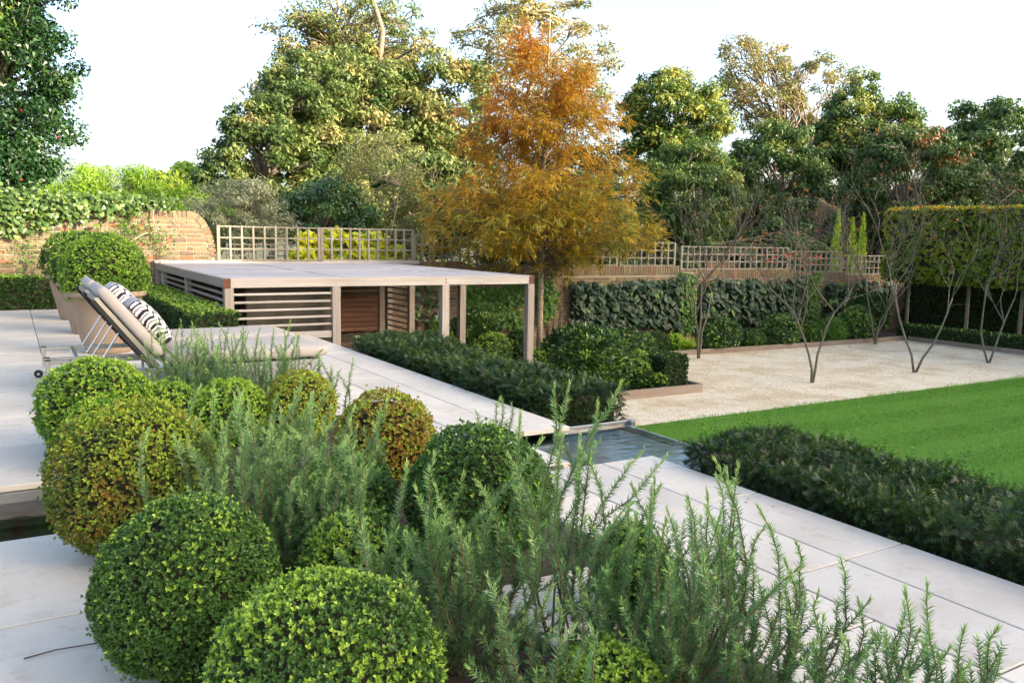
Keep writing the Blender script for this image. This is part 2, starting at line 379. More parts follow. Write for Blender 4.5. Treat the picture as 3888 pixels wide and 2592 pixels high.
# left field, rows across
YL = [4.49, 5.33, 6.17, 7.08, 7.99, 8.68, 9.37, 9.96, 10.68, 11.65, 12.62, 13.54, 14.46]
for i, (a, b) in enumerate(zip(YL[:-1], YL[1:])):
    xs = [-2.9, -1.85, -.8, .22, 1.1, 1.98] if i % 2 == 0 else [-3.4, -2.4, -1.3, .22, .75, 1.98]
    for x0, x1 in zip(xs[:-1], xs[1:]):
        if a < 5.3 and x0 >= .2: x0 = max(x0, .22)
        slab(x0, x1, a, b)
for a, b in ((.2, 1.1), (1.1, 1.98), (1.98, 2.85), (2.85, 3.68)):
    for x0, x1 in ((-2.6, -1.3), (-1.3, -.38), (-.38, .30)): slab(x0, x1, a, b)
slab(1.33, 1.98, 1.95, 2.40)
for a, b in ((.4, 1.18), (1.18, 1.95)): slab(1.80, 1.98, a, b)
for y0, y1 in ((.2, .9),): slab(.30, 1.33, y0, y1)
bs = MB()
for a, b, c, d in BEDS: bs.box(a+.01, b-.01, c, d, -.031, -.002)
bed = bs.build('planting_bed', SOIL); tag(bed, 'dark soil of the planting bed set into the limestone terrace', kind='structure')
# basin linings
BASIN = solid('basin_stone', (.42, .47, .45), .7, 0, .3, 7, .2); BASIND = solid('dark_basin_stone', (.035, .04, .04), .7, 0, .5, 9, .2)  # basin stone lightened, sky reflection put into the floor colour
ba = MB(); ba.box(-6, .20, 3.66, 4.47, -.298, -.26)
tag(ba.build('channel_floor', BASIND), 'dark stone floor of the water channel', kind='structure')
ba = MB(); ba.box(2.52, 3.028, 3.52, 4.47, -.298, -.105).box(3.03, 3.595, 3.402, 4.47, -.30, -.105)
tag(ba.build('basin_floor', BASIN), 'grey green stone floor of the spill basin', kind='structure')
def m_water():
    m, t, b = new_mat('still_water')
    t.nodes.remove(b)
    gl = t.nodes.new('ShaderNodeBsdfGlossy'); gl.inputs['Roughness'].default_value = .015
    tr = t.nodes.new('ShaderNodeBsdfTransparent'); tr.inputs[0].default_value = (.74, .82, .82, 1)
    fr = t.nodes.new('ShaderNodeFresnel'); fr.inputs[0].default_value = 1.33
    n = noise(t, 9, 3, .5, pos(t, (1, 1.8, 1))); bp = t.nodes.new('ShaderNodeBump'); bp.inputs['Strength'].default_value = .09; bp.inputs['Distance'].default_value = .02
    t.links.new(n.outputs[0], bp.inputs['Height'])
    for x in (gl, fr): t.links.new(bp.outputs[0], x.inputs['Normal'])
    mx = t.nodes.new('ShaderNodeMixShader'); t.links.new(fr.outputs[0], mx.inputs[0]); t.links.new(tr.outputs[0], mx.inputs[1]); t.links.new(gl.outputs[0], mx.inputs[2])
    t.links.new(mx.outputs[0], t.nodes['Material Output'].inputs[0]); return m
WATER = m_water()
tag(sheet('water', 2.50, 3.622, 3.42, 4.47, -.066, WATER), 'still water spilling over the dark lip above the lawn', None, None, 'structure')
tag(sheet('water', -6, .22, 3.50, 4.50, -.08, WATER), 'dark water of the channel beside the bronzed box ball', None, None, 'structure')
bx = thing('spill_basin', 'steel edged water basin jutting out from the terrace over the lawn', 'water basin', (3.3, 4, GZ))
m_ = MB(); m_.box(3.032, 3.60, 3.38, 3.40, GZ, -.085).box(3.60, 3.628, 3.38, 4.49, GZ, -.069); m_.build('basin_wall', BLACK if False else BASIN, bx)
MB().box(3.032, 3.66, 4.472, 4.492, GZ, -.042, .003).build('steel_edge', STEEL, bx)
MB().box(3.635, 3.675, 4.43, 4.495, -.12, -.038, .004).build('edge_bracket', STEELD, bx)
st = thing('steel_channel_edge', 'rust flecked steel strip under the slab edge along the dark water channel', 'edging', (-1, 4.49, -.1))
MB().box(-6, .215, 4.474, 4.486, -.2, -.034, .002).build('steel_strip', STEELD, st)

# ------------------------------------------------------------------ brick walls
def arc_top(x):   # top of the tall left wall
    if x < 2.68: return 1.56
    return .72+math.sqrt(max(0, .84**2-((x-2.68)/.44*.84)**2)) if x < 3.12 else .72
BM = box_me(.215, .1, .065, .005, BRICK1); BS = box_me(.065, .1, .215, .005, BRICK1)
def merged_bricks(name, items, parent):
    V = []; F = []; T = []; n = 0
    for (x, y, z, dx, dz) in items:
        v, f = cbox(dx, .1, dz, 0); V.append(v+np.array([x, y, z])+rng.normal(0, .0015, 3)); F += [tuple(i+n for i in q) for q in f]; n += 8; T += [rng.random()]*8
    if V: mk(name, np.concatenate(V), F, BRICKN, parent, T=T, kind='stuff')
YW = 15.4
wl = thing('brick_wall', 'tall yellow stock brick wall with curved end and brick on edge coping', 'wall', (0, YW, -1.3))
xs = [x for x in np.linspace(2.68, 3.12, 12)]
prof = [(-5, GZ), (-5, 1.54)]+[(x-.012, arc_top(x)-.012) for x in xs]+[(3.108, GZ)]
n = len(prof); V = [(x, YW+.009, z) for x, z in prof]+[(x, YW+.22, z) for x, z in prof]
F = [tuple(range(n)), tuple(range(2*n-1, n-1, -1))]+[(i, n+i, n+(i+1) % n, (i+1) % n) for i in range(n)]
mk('mortar', V, F, MORTAR, wl)
singles = []; rest = []
for c in range(38):
    z = GZ+.075*c+.0375
    if z > 1.47: break
    x = -5+(.1125 if c % 2 else 0)
    i = 0
    while x < 3.05:
        L = .215 if (i+c) % 3 else .1025
        lim = 3.08
        if z > .72: lim = 2.68+.44*math.sqrt(max(0, 1-((z+.05-.72)/.84)**2))-.06
        if x > lim-.04: break
        if x+L > lim: L = lim-x
        if L > .04:
            it = (x+L/2, YW+.05, z, L, .065)
            (singles if (x > -.28 and z > .33 and len(singles) < 255) else rest).append(it)
        x += L+.01; i += 1
for (x, y, z, dx, dz) in singles:
    inst('brick', BM, wl, (x, y+rng.uniform(-.006, .004), z), rng.normal(0, .012, 3), (dx/.215, 1, rng.uniform(.94, 1.02)))
cop = MB(); k_ = 0
for x in np.arange(-5, 2.66, .075):
    if x > 1.2: inst('brick', BS, wl, (x+.0325, YW+.045, 1.51), rng.normal(0, .012, 3), (1, 1.0, .5))
    else: rest.append((x+.0325, YW+.045, 1.51, .065, .107))
for a in np.linspace(86, 6, 14):
    ar = math.radians(a); px = 2.68+.40*math.cos(ar); pz = .72+.79*math.sin(ar)
    inst('brick', BS, wl, (px, YW+.045, pz), (0, math.atan2(math.cos(ar)/.44, math.sin(ar)/.84), 0), (1, 1.0, .5))
merged_bricks('brickwork', rest, wl)
def low_top(x): return .70 if x < 8.0 else (.60 if x < 13.95 else (.50 if x < 17.95 else (.42 if x < 20.1 else .34)))
wr = thing('brick_wall', 'low mossy yellow brick wall carrying trellis behind the borders', 'wall', (12, YW, -1.3))
m_ = MB()
for a, b in ((3.14, 8), (8, 13.95), (13.95, 17.95), (17.95, 20.1), (20.1, 24.0)): m_.box(a, b, YW+.009, YW+.22, GZ, low_top(a+.1)-.008)
m_.build('mortar', MORTAR, wr)
ns = 0; rest = []
def vis(x, z): return (3.15 < x < 7.0) or (10.6 < x < 22.3)
for x in np.arange(3.16, 23.9, .075):
    t_ = low_top(x)
    if 3.1 < x < 6.6 or 12.2 < x < 22.2:
        inst('brick', BS, wr, (x+.0325, YW+.045, t_-.105), rng.normal(0, .01, 3)); ns += 1
    else: rest.append((x+.0325, YW+.045, t_-.105, .065, .21))
for c in range(30):
    z = GZ+.075*c+.0375; x = 3.16+(.1125 if c % 2 else 0)
    while x < 23.8:
        if z < low_top(x)-.235:
            big = (ns < 300) and ((10.6 < x < 14.6 and z > .02) or (13.95 < x < 14.45) or (18.3 < x < 19.1 and z > -.4))
            if big: inst('brick', BM, wr, (x+.1075, YW+.05+rng.uniform(-.004, .004), z), rng.normal(0, .01, 3)); ns += 1
            else: rest.append((x+.1075, YW+.05, z, .215, .065))
        x += .225
merged_bricks('brickwork', rest, wr)
for nm, x0, lb in (('brick_pier', 14.0, 'brick pier between the first and second ivy panels'), ('brick_pier', 18.35, 'brick pier beside the paler ivy panel near the wall corner')):
    pr = thing(nm, lb, 'pier', (x0, 15.3, GZ)); MB().box(x0+.004, x0+.33, 15.282, 15.395, GZ, low_top(x0+.2)-.05).build('mortar', MORTAR, pr); r_ = []
    for c in range(23):
        z = GZ+.075*c+.0375
        if z > low_top(x0+.2)-.1: break
        for q in ((0, .215), (.225, .1025)) if c % 2 else ((0, .1025), (.1125, .215)):
            me = BM; o = inst('brick', me, pr, (x0+q[0]+q[1]/2, 15.325, z), rng.normal(0, .008, 3), (q[1]/.215, 1, 1))

# ------------------------------------------------------------------ trellis panels
def trellis(label, x0, x1, z0, z1, n, y=YW+.1, wdt=.036, rails=4, group='trellis panels on the low wall'):
    t = thing('trellis_panel', label, 'trellis', ((x0+x1)/2, y, z0), group)
    for i in range(n):
        x = x0+(x1-x0)*i/(n-1); ww = wdt*1.5 if i in (0, n-1) else wdt
        block('upright_slat', x-ww/2, x+ww/2, y-.022, y+.022, z0, z1, W_TREL, t, .003)
    for k_ in range(rails):
        z = z0+.02+(z1-z0-.04)*k_/(rails-1)
        block('rail_slat', x0-wdt*.6, x1+wdt*.6, y-.0195+(.004 if k_ % 2 else 0), y+.0195, z-.014, z+.014, W_TREL, t, .003)
    return t
trellis('weathered wooden trellis panel next to the curved brick wall end', 3.19, 5.02, .70, 1.335, 10)
trellis('mossy wooden trellis panel in front of yellow fig leaves', 5.08, 6.94, .70, 1.34, 11)
trellis('short lower trellis panel beside the orange tree foliage', 6.99, 7.32, .66, 1.25, 3)
trellis('dark overgrown trellis panel behind the orange tree trunk', 7.4, 12.1, .60, 1.2, 24)
trellis('grey wooden trellis panel standing one step above its neighbour', 12.21, 13.87, .59, 1.17, 9)
trellis('long pale wooden trellis panel above the second ivy panel', 14.1, 17.86, .50, 1.09, 20)
trellis('pale trellis panel behind the red leaved creeper', 17.95, 20.02, .42, 1.0, 11)
trellis('last trellis panel ending at the pleached hornbeam screen', 20.1, 22.3, .34, .90, 12)
trellis('reddish brown trellis fence seen through the front trellis', 3.7, 5.7, .62, 1.0, 15, y=17.2, wdt=.02)

# ------------------------------------------------------------------ pergola
pg = thing('pergola', 'low flat roofed cedar pergola with slatted sides and boarded roof', 'pergola', (4.3, 12.6, GZ))
PX0, PX1, PY0, PY1, RZ = 2.18, 6.33, 10.0, 15.3, .68
block('front_beam', PX0+.003, PX1-.06, PY0, PY0+.09, .565, RZ, W_SILX, pg, .004)
block('side_beam', PX0-.08, PX0, PY0-.01, PY1, .565, RZ-.001, W_SILY, pg, .004)
block('side_beam', PX1-.057, PX1+.02, PY0+.003, PY1, .567, RZ-.002, W_SILY, pg, .004)
block('back_beam', PX0+.003, PX1-.06, PY1-.08, PY1, .566, RZ+.02, W_SILX, pg, .004)
block('end_cap', PX0-.081, PX0+.001, PY0-.016, PY0-.011, .568, RZ-.004, W_END, pg, .001)
block('end_cap', PX1-.055, PX1+.02, PY0-.004, PY0+.001, .568, RZ-.004, W_END, pg, .001)
bays = [(PX0+.01, 3.575), (3.615, 5.20), (5.24, PX1-.07)]
nb = 36; by = np.linspace(PY0+.095, PY1-.085, nb+1)
for (a, b) in bays:
    for i in range(nb):
        o = block('roof_board', a, b, by[i]+.008, by[i+1]-.008, RZ-.025, RZ-.004+rng.uniform(-.002, .002), W_ROOF, pg, .002)
for x in (3.595, 5.22):
    block('roof_strip', x-.018, x+.018, PY0+.095, PY1-.085, RZ-.03, RZ-.012, STEELD, pg, .002)
    block('joist', x-.04, x+.04, PY0+.095, PY1-.09, .57, RZ-.032, W_SILY, pg, .003)
for y in (11.75, 13.5): block('cross_joist', PX0+.01, PX1-.07, y-.03, y+.03, .60, RZ-.034, W_SILX, pg, .003)
for z_ in (.62, .66): 
    for x in (4.965,): MB().tube([(x, PY0-.003, z_-.02), (x, PY0+.004, z_-.02)], .011, 10).build('bolt', W_END, pg)
def post(x, y, zb=GZ, s=.106, zt=.565): block('post', x-s/2, x+s/2, y-s/2, y+s/2, zb, zt, W_SILZ, pg, .004)
for x in (2.165, 3.455, 4.965, 6.31): post(x, PY0+.05)
post(6.31, 12.13); post(6.31, 14.15); post(2.145, 12.5, s=.08); post(2.145, 14.6, s=.08); post(2.145, 15.25, s=.08); post(6.31, 15.2)
zs = [.485, .39, .295, .2, .105]
for z in zs: block('slat', 2.222, 3.40, PY0+.02, PY0+.06, z-.013, z+.013, W_SILX, pg, .003)
block('lower_board', 2.222, 3.40, PY0+.02, PY0+.06, -.065, .02, W_SILX, pg, .003)
for (a, b) in ((10.11, 12.455), (12.545, 14.555), (14.645, 15.205)):
    for z in (.49, .41, .33, .25, .17, .09): block('slat', 2.13, 2.165, a, b, z-.014, z+.014, W_SILY, pg, .003)
cw = block('plaster_panel', 2.42, 3.60, 10.26, 10.36, GZ, .56, CONC, pg, .004)
DZ = -.80
for i, y in enumerate(np.arange(10.3, 15.1, .145)):
    block('deck_board', 3.62, 6.2, y, y+.138, DZ-.03, DZ, W_KERB, pg, .003)
MB().box(3.62, 6.2, 10.32, 15.1, GZ, DZ-.035).build('deck_base', CONC, pg)
# bench alcove at the back
for z in np.arange(-.60, .02, .0925): block('back_board', 3.66, 6.02, 15.02, 15.06, z, z+.080, W_RED, pg, .003)
for z in (.16, .27, .37, .47): block('slat', 3.66, 6.02, 15.02, 15.06, z-.014, z+.014, W_SILX, pg, .003)
post(6.08, 15.03, s=.10); post(3.62, 15.03, s=.08)
for z in np.arange(-.62, .5, .105): block('slat', 6.26, 6.29, 14.21, 15.13, z-.016, z+.016, W_SILY, pg, .003)
block('plinth', 3.66, 6.02, 14.98, 15.1, DZ, -.64, CONC, pg, .004)
block('ledge_board', 2.1, 3.55, 15.30, 15.38, .655, .715, W_SILX, pg, .003)
block('ledge_board', 5.05, 7.0, 15.30, 15.38, .655, .715, W_SILX, pg, .003)
cd = MB(); cd.tube([(5.30, 14.25, DZ), (5.30, 14.25, DZ+.004), (5.30, 14.25, DZ+.20), (5.30, 14.25, DZ+.205), (5.30, 14.25, DZ+.19)], [.057, .06, .06, .055, .04], 20)
tag(cd.build('candle', WHITE, None, False), 'thick white pillar candle on the deck inside the pergola', 'candle')

# ------------------------------------------------------------------ kerb boards of the borders
def kerb(label, pts, h=.13):
    t = thing('timber_kerb', label, 'edging', (*pts[0], GZ))
    for (a, b) in zip(pts[:-1], pts[1:]): MB().bar((*a, GZ+h/2-.01), (*b, GZ+h/2-.01), .035, h, b=.004).build('board', W_KERB, t)
    return t
kerb('timber board kerb round the bed of box balls and laurel', [(6.6, 10.25), (9.86, 10.2), (9.84, 12.9)], .15)
kerb('timber board kerb along the shrub border at the back of the gravel', [(9.9, 13.9), (13.4, 13.72), (16.0, 13.62), (20.36, 13.58)], .12)
kerb('timber board kerb along the low hedge at the right edge of the gravel', [(20.38, 13.5), (20.33, 11.0), (20.28, 7.5)], .12)

# ------------------------------------------------------------------ foliage builders
def sprigs(P, A, m, L, W, T, tilt=.9, six=False):
    n = len(P); A = unit(A); R_ = rdir(n); S = unit(np.cross(A, R_)); U = np.cross(A, S); parts = []
    for k_ in range(m):
        ph = 2*math.pi*k_/m+rng.uniform(0, 1.2, n); tl = tilt*rng.uniform(.55, 1.2, n)
        Q = np.cos(ph)[:, None]*S+np.sin(ph)[:, None]*U
        D = np.cos(tl)[:, None]*A+np.sin(tl)[:, None]*Q
        parts.append(leaves(P+A*rng.uniform(-.3, .3, n)[:, None]*L, D, A, L*rng.uniform(.75, 1.2, n), W*rng.uniform(.8, 1.15, n), np.clip(T+rng.normal(0, .06, n), 0, 1), .1, six))
    return cat_leaves(parts)
LEAFW = .62
def ball_pts(c, r, n, seed, zmin=-.8, bumpy=.05, inner=.10):
    u = rdir(int(n*1.35)); u = u[u[:, 2] > zmin][:n]; nz = Noise3(seed, 2.2)
    rad = 1+bumpy*nz(u)-rng.random(len(u))**2*inner
    P = np.array(c)+u*rad[:, None]*np.array(r)
    return P, unit(u/np.array(r)), u
def core_ball(name, c, r, parent, mat=CORE, k_=.86):
    bm = bmesh.new(); bmesh.ops.create_icosphere(bm, subdivisions=3, radius=1)
    V = np.array([v.co[:] for v in bm.verts])*np.array(r)*k_+np.array(c); F = [tuple(v.index for v in f.verts) for f in bm.faces]; bm.free()
    return mk(name, V, F, mat, parent, True)
def box_ball(label, c, r, n, mat, seed, leaf=.014, tfun=None, fresh=.2, group=None, six=False, m=4, zmin=-.8, name='box_ball', ground=0.0, cat='shrub', bumpy=.085):
    t = thing(name, label, cat, (c[0], c[1], ground), group)
    P, N, u = ball_pts(c, r, n, seed, zmin, bumpy)
    A = unit(N+rdir(len(P))*.55+np.array([0, 0, .25]))
    nz = Noise3(seed+5, 3.0)
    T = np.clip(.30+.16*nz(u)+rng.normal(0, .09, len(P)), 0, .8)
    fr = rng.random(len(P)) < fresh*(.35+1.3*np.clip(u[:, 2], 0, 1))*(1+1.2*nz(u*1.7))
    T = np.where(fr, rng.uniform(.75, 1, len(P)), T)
    P = P+N*(np.where(fr, leaf*.7, 0)+np.where(rng.random(len(P)) < .03, leaf*rng.uniform(.5, 2.2, len(P)), 0))[:, None]
    keep = (nz(u*5.0+2) > -.62) | fr; P, N, u, A, T, fr = P[keep], N[keep], u[keep], A[keep], T[keep], fr[keep]
    if tfun is not None: T = tfun(T, u, nz)
    mk('foliage', *(lambda v, f, tt: (v, f))(*(res := sprigs(P, A, m, leaf, leaf*.62, T, .95, six))), mat, t, T=res[2], kind='stuff')
    core_ball('shade_core', c, r, t)
    MB().tube([(c[0], c[1], ground-.01), (c[0]+.01, c[1], c[2])], [.022, .012], 6).build('stem', TWIG, t)
    return t

# ---- foreground balls
BB = 'clipped box balls in the terrace bed'
box_ball('large dark green clipped box ball with faintly bronzed top at the paving edge', (.385, 2.34, .225), (.243, .243, .250), 13500, F_BOX, 1, .0105, fresh=.06, group=BB)
box_ball('dark box ball thickly covered in bright lime shoots beside the tall rosemary', (.57, 1.73, .195), (.258, .262, .228), 12500, F_BOX, 2, .011, fresh=.34, group=BB)
bronze = lambda T, u, nz: np.clip(np.where(nz(u*.8) > -.12, T+.22+.25*rng.random(len(T)), T), 0, 1)
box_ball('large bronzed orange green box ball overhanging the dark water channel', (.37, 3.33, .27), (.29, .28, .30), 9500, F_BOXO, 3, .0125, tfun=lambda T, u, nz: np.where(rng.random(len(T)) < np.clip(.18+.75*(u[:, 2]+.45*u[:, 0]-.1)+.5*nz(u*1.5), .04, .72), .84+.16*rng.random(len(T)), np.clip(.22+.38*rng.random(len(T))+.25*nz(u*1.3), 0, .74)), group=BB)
box_ball('wide bright green box ball next to the lounger wheels', (.36, 4.98, .25), (.285, .27, .26), 4600, F_BOXY, 4, .017, fresh=.36, group=BB)
box_ball('small bright green box ball tucked against a wider one', (.345, 4.62, .17), (.165, .165, .18), 2300, F_BOXY, 5, .016, fresh=.36, group=BB)
box_ball('low lime green box ball behind the bronzed ball', (.72, 5.02, .17), (.20, .20, .175), 2500, F_BOXY, 6, .016, fresh=.42, group=BB)
box_ball('lime green box ball half hidden behind rosemary stems', (1.05, 4.86, .17), (.20, .19, .185), 2500, F_BOXY, 7, .016, fresh=.42, group=BB)
box_ball('yellowish green box ball by the foot of the lounger', (1.44, 4.80, .19), (.195, .195, .21), 2700, F_BOXO, 8, .016, tfun=lambda T, u, nz: np.clip(.82+.18*rng.random(len(T))-.3*(rng.random(len(T)) < .25), 0, 1), group=BB)
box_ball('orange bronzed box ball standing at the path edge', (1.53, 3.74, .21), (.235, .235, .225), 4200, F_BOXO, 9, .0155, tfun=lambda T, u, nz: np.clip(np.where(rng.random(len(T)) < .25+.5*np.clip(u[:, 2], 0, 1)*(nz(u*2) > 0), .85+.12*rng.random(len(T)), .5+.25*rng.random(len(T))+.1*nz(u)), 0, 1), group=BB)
box_ball('big dark box ball with dry bronze flecked top beside the basin', (1.47, 2.66, .235), (.272, .265, .262), 9000, F_BOX, 10, .013, tfun=lambda T, u, nz: T, fresh=.03, group=BB)
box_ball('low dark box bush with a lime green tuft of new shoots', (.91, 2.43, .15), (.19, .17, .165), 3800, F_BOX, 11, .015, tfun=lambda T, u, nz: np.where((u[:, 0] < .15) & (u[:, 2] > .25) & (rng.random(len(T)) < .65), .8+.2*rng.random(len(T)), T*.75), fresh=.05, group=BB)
box_ball('narrow dark box ball between rosemary bushes at the path edge', (1.68, 2.02, .13), (.115, .115, .165), 2600, F_BOX, 12, .0145, fresh=.10, group=BB)
box_ball('low box ball with yellow green tips under the rosemary sprays', (1.24, 1.56, .085), (.12, .12, .10), 2400, F_BOX, 13, .0135, fresh=.42, group=BB)
box_ball('shaded dark box ball hidden behind the widest rosemary', (1.08, 3.04, .17), (.20, .20, .17), 3400, F_BOX, 14, .015, fresh=.02, group=BB)

# ---- rosemary
def stem_curve(b, lean, L, m=11, wob=.02):
    t = np.linspace(0, 1, m); d = np.array([lean[0], lean[1], 0.0]); ph = rng.uniform(0, 6.28); bd = np.array([math.cos(ph), math.sin(ph), 0])*rng.normal(0, .16)
    P = np.array(b)+np.outer(t*L*(1-.12*np.linalg.norm(d)), [0, 0, 1.0])+np.outer((t**.7)*L, d)*(1.05-.45*t)[:, None]+np.outer(np.sin(t*math.pi*rng.uniform(.6, 1.3))*L, bd)
    P += np.cumsum(rng.normal(0, wob, (m, 3)), 0)*t[:, None]*.4
    return P
def needles(P, spacing, Ln, Wn, t0=0.0, tip=True, bright=0.0):
    seg = np.linalg.norm(np.diff(P, axis=0), axis=1); s = np.concatenate([[0], np.cumsum(seg)]); Lt = s[-1]
    q = np.arange(t0*Lt, Lt, spacing*1.5); n = len(q)
    if n < 2: return None
    Q = np.stack([np.interp(q, s, P[:, i]) for i in range(3)], 1); Tn = unit(np.gradient(Q, axis=0)); parts = []
    for k_ in range(5):
        R_ = rdir(n); S = unit(np.cross(Tn, R_)); f = q/Lt
        Wn_ = Wn*1.5; ang = np.where(f > .94, .4, 1.0)*rng.uniform(.65, 1.2, n)
        D = np.cos(ang)[:, None]*Tn+np.sin(ang)[:, None]*S
        ln = Ln*np.where(f > .95, .75, 1.0)*rng.uniform(.7, 1.15, n)*np.where(f < .15, .7, 1)
        T = np.clip(.14+.30*rng.random(n)+.62*np.clip((f-.70)/.30, 0, 1)**1.2+bright, 0, 1)
        parts.append(leaves(Q, D, np.cross(D, S)+Tn*.3, ln, Wn_, T, tri=True))
    return cat_leaves(parts)
def rosemary(label, base, spread, n, Lr, leanx=0, leany=0, sp=.0042, Ln=.023, Wn=.0027, side=4, fan=.55, bare=.0, seed=0, bright=0.0, leans=None):
    t = thing('rosemary_bush', label, 'rosemary', (*base, 0), 'rosemary bushes in the terrace bed')
    parts = []; sm = MB()
    for i in range(int(n*(1.7 if base[1] > 4.5 else 1.25))):
        a = rng.uniform(0, 6.283); rr = math.sqrt(rng.random())
        b = (base[0]+spread*rr*math.cos(a)*.6, base[1]+spread*rr*math.sin(a)*.6, -.02)
        L = rng.uniform(Lr[0]*.7, Lr[1]*1.04); fa = fan*rr*rng.uniform(.5, 1.35)
        P = stem_curve(b, (fa*math.cos(a)+leanx, fa*math.sin(a)+leany), L)
        r0 = .0042 if L > .35 else .003
        sm.tube(P, np.linspace(r0, .0011, len(P)), 4)
        parts.append(needles(P, sp, Ln, Wn, bare*rng.uniform(.6, 1.2), bright=bright))
        for j in range(rng.integers(side//2, side+1)):
            f = rng.uniform(max(.12, bare*.6), .72); ix = int(f*(len(P)-1)); p = P[ix]; tn = unit(P[min(ix+1, len(P)-1)]-P[ix-1])
            o = unit(rng.normal(size=3)*np.array([1, 1, .3])); o = unit(o-tn*(o@tn)); d0 = unit(tn+o*.75); sl = L*(1-f)*rng.uniform(.35, .8)
            if sl < .04: continue
            tt = np.linspace(0, 1, 8)[:, None]; d1 = unit(d0+np.array([0, 0, .55]))
            Q = p+sl*(tt*d0*(1-tt*.5)+tt**2*.5*d1)
            sm.tube(Q[::2], np.linspace(.0021, .0009, 4), 3); parts.append(needles(Q, sp, Ln*.92, Wn, .06, bright=bright))
    parts = [p for p in parts if p is not None]
    v, f, tt = cat_leaves(parts); mk('foliage', v, f, F_ROS, t, T=tt, kind='stuff')
    sm.build('stems', ROSTEM, t, True); return t
rosemary('feathery rosemary in front of the reclined lounger back', (1.10, 6.02), .24, 40, (.34, .60), -.05, 0, .007, .026, .0036, 3, .5)
rosemary('thin rosemary sprays beside the lounger foot', (1.38, 5.42), .20, 18, (.38, .62), .05, 0, .007, .026, .0036, 3, .45, bare=.1)
rosemary('single slender rosemary stems at the corner of the lounger', (1.74, 5.10), .10, 7, (.40, .60), 0, 0, .007, .026, .0036, 3, .25, bare=.2)
rosemary('widest dense rosemary fanning out behind the front box ball', (.82, 3.06), .34, 62, (.36, .66), -.06, .03, .0050, .025, .0029, 4, .75)
rosemary('rosemary tuft growing by the bronzed ball at the path', (1.26, 3.35), .12, 8, (.30, .52), .08, 0, .0055, .025, .003, 3, .5)
rosemary('upright rosemary sprig overhanging the slab by the basin', (1.98, 3.45), .10, 9, (.26, .46), .22, .1, .0055, .025, .003, 3, .45)
rosemary('tall rosemary rising in the middle of the bed', (1.02, 2.02), .17, 27, (.42, .72), .04, .02, .0043, .024, .0025, 4, .42)
rosemary('leggy rosemary with bare brown stems against the pale paving', (1.36, 1.98), .10, 7, (.52, .80), .10, .02, .0043, .023, .0024, 3, .30, bare=.22)
rosemary('bushy rosemary leaning over the path near the narrow box ball', (1.44, 1.62), .17, 30, (.36, .66), .14, .02, .0043, .023, .0024, 4, .50)
rosemary('low rosemary sprays spreading across the slabs', (1.58, 1.30), .17, 18, (.26, .46), .35, 0, .0043, .023, .0024, 4, .55)
rosemary('short rosemary tips at the end of the bed', (1.74, 1.06), .16, 15, (.24, .42), .30, 0, .0043, .023, .0024, 4, .5)
rosemary('young rosemary shoots among yellow green box tips', (1.12, 1.62), .17, 18, (.22, .46), 0, 0, .0043, .023, .0024, 3, .5)

# ---- yew hedges
def yew(label, x0, x1, y0, y1, z0, z1, dens, Ln=.02, Wn=.005, wild=.06, seed=3, zv=-.5):
    t = thing('yew_hedge', label, 'hedge', ((x0+x1)/2, (y0+y1)/2, z0), None)
    nz = Noise3(seed, 4.2, 3); P = []; N = []
    for ax, v, s, lo, hi, q in (('x', x0, -1, zv, z1, 1), ('x', x1, 1, zv, z1, .5), ('y', y0, -1, zv, z1, 1), ('y', y1, 1, zv, z1, .7), ('z', z1, 1, 0, 0, 1.0),
                                ('x', x0, -1, z0, zv, .12), ('x', x1, 1, z0, zv, .14), ('y', y0, -1, z0, zv, .3), ('y', y1, 1, z0, zv, .3)):
        area = (y1-y0)*(hi-lo) if ax == 'x' else ((x1-x0)*(hi-lo) if ax == 'y' else (x1-x0)*(y1-y0))
        n = int(area*dens*q); u = rng.random((n, 2))
        if ax == 'x': p = np.stack([np.full(n, v), y0+u[:, 0]*(y1-y0), lo+u[:, 1]*(hi-lo)], 1); nn = np.tile([s, 0, 0], (n, 1))
        elif ax == 'y': p = np.stack([x0+u[:, 0]*(x1-x0), np.full(n, v), lo+u[:, 1]*(hi-lo)], 1); nn = np.tile([0, s, 0], (n, 1))
        else: p = np.stack([x0+u[:, 0]*(x1-x0), y0+u[:, 1]*(y1-y0), np.full(n, v)], 1); nn = np.tile([0, 0, 1], (n, 1))
        P.append(p); N.append(nn)
    P = np.concatenate(P); N = np.concatenate(N).astype(float); n = len(P); top = N[:, 2] > .5
    e = np.abs(P[:, 0]-(x0+x1)/2)/((x1-x0)/2); P[:, 2] -= np.where(top, .02*e**6, 0)
    P += N*(nz(P)*wild*1.2-rng.random(n)*.05)[:, None]; P[:, 2] += nz(P*1.7+4)*wild*.5
    A = unit(N*np.where(top, .55, 1.0)[:, None]+rdir(n)*.85+np.array([0, 0, .12]))
    R_ = rdir(n)+N*.0; S = unit(np.cross(A, R_)); U = np.cross(A, S)
    sl = rng.uniform(.03, .07, n)*np.where(rng.random(n) < .06, 2.2, 1); m = 6; parts = []
    T0 = np.clip(.22+.22*nz(P*.8+9)+rng.normal(0, .12, n)+.14*N[:, 2], 0, .8)
    for k_ in range(m):
        f = (k_+.5)/m
        for sg in (-1, 1):
            parts.append(leaves(P+A*(sl*f)[:, None], unit(A*.6+S*sg), U, Ln*(1.15-.6*f)*rng.uniform(.8, 1.2, n), Wn, np.clip(T0+.34*f*f, 0, 1), tri=True))
    v, f, tt = cat_leaves(parts); mk('foliage', v, f, F_YEW, t, T=tt, kind='stuff')
    MB().box(x0+.05, x1-.05, y0+.06, y1-.06, z0, z1-.06).build('shade_core', CORE, t)
    return t
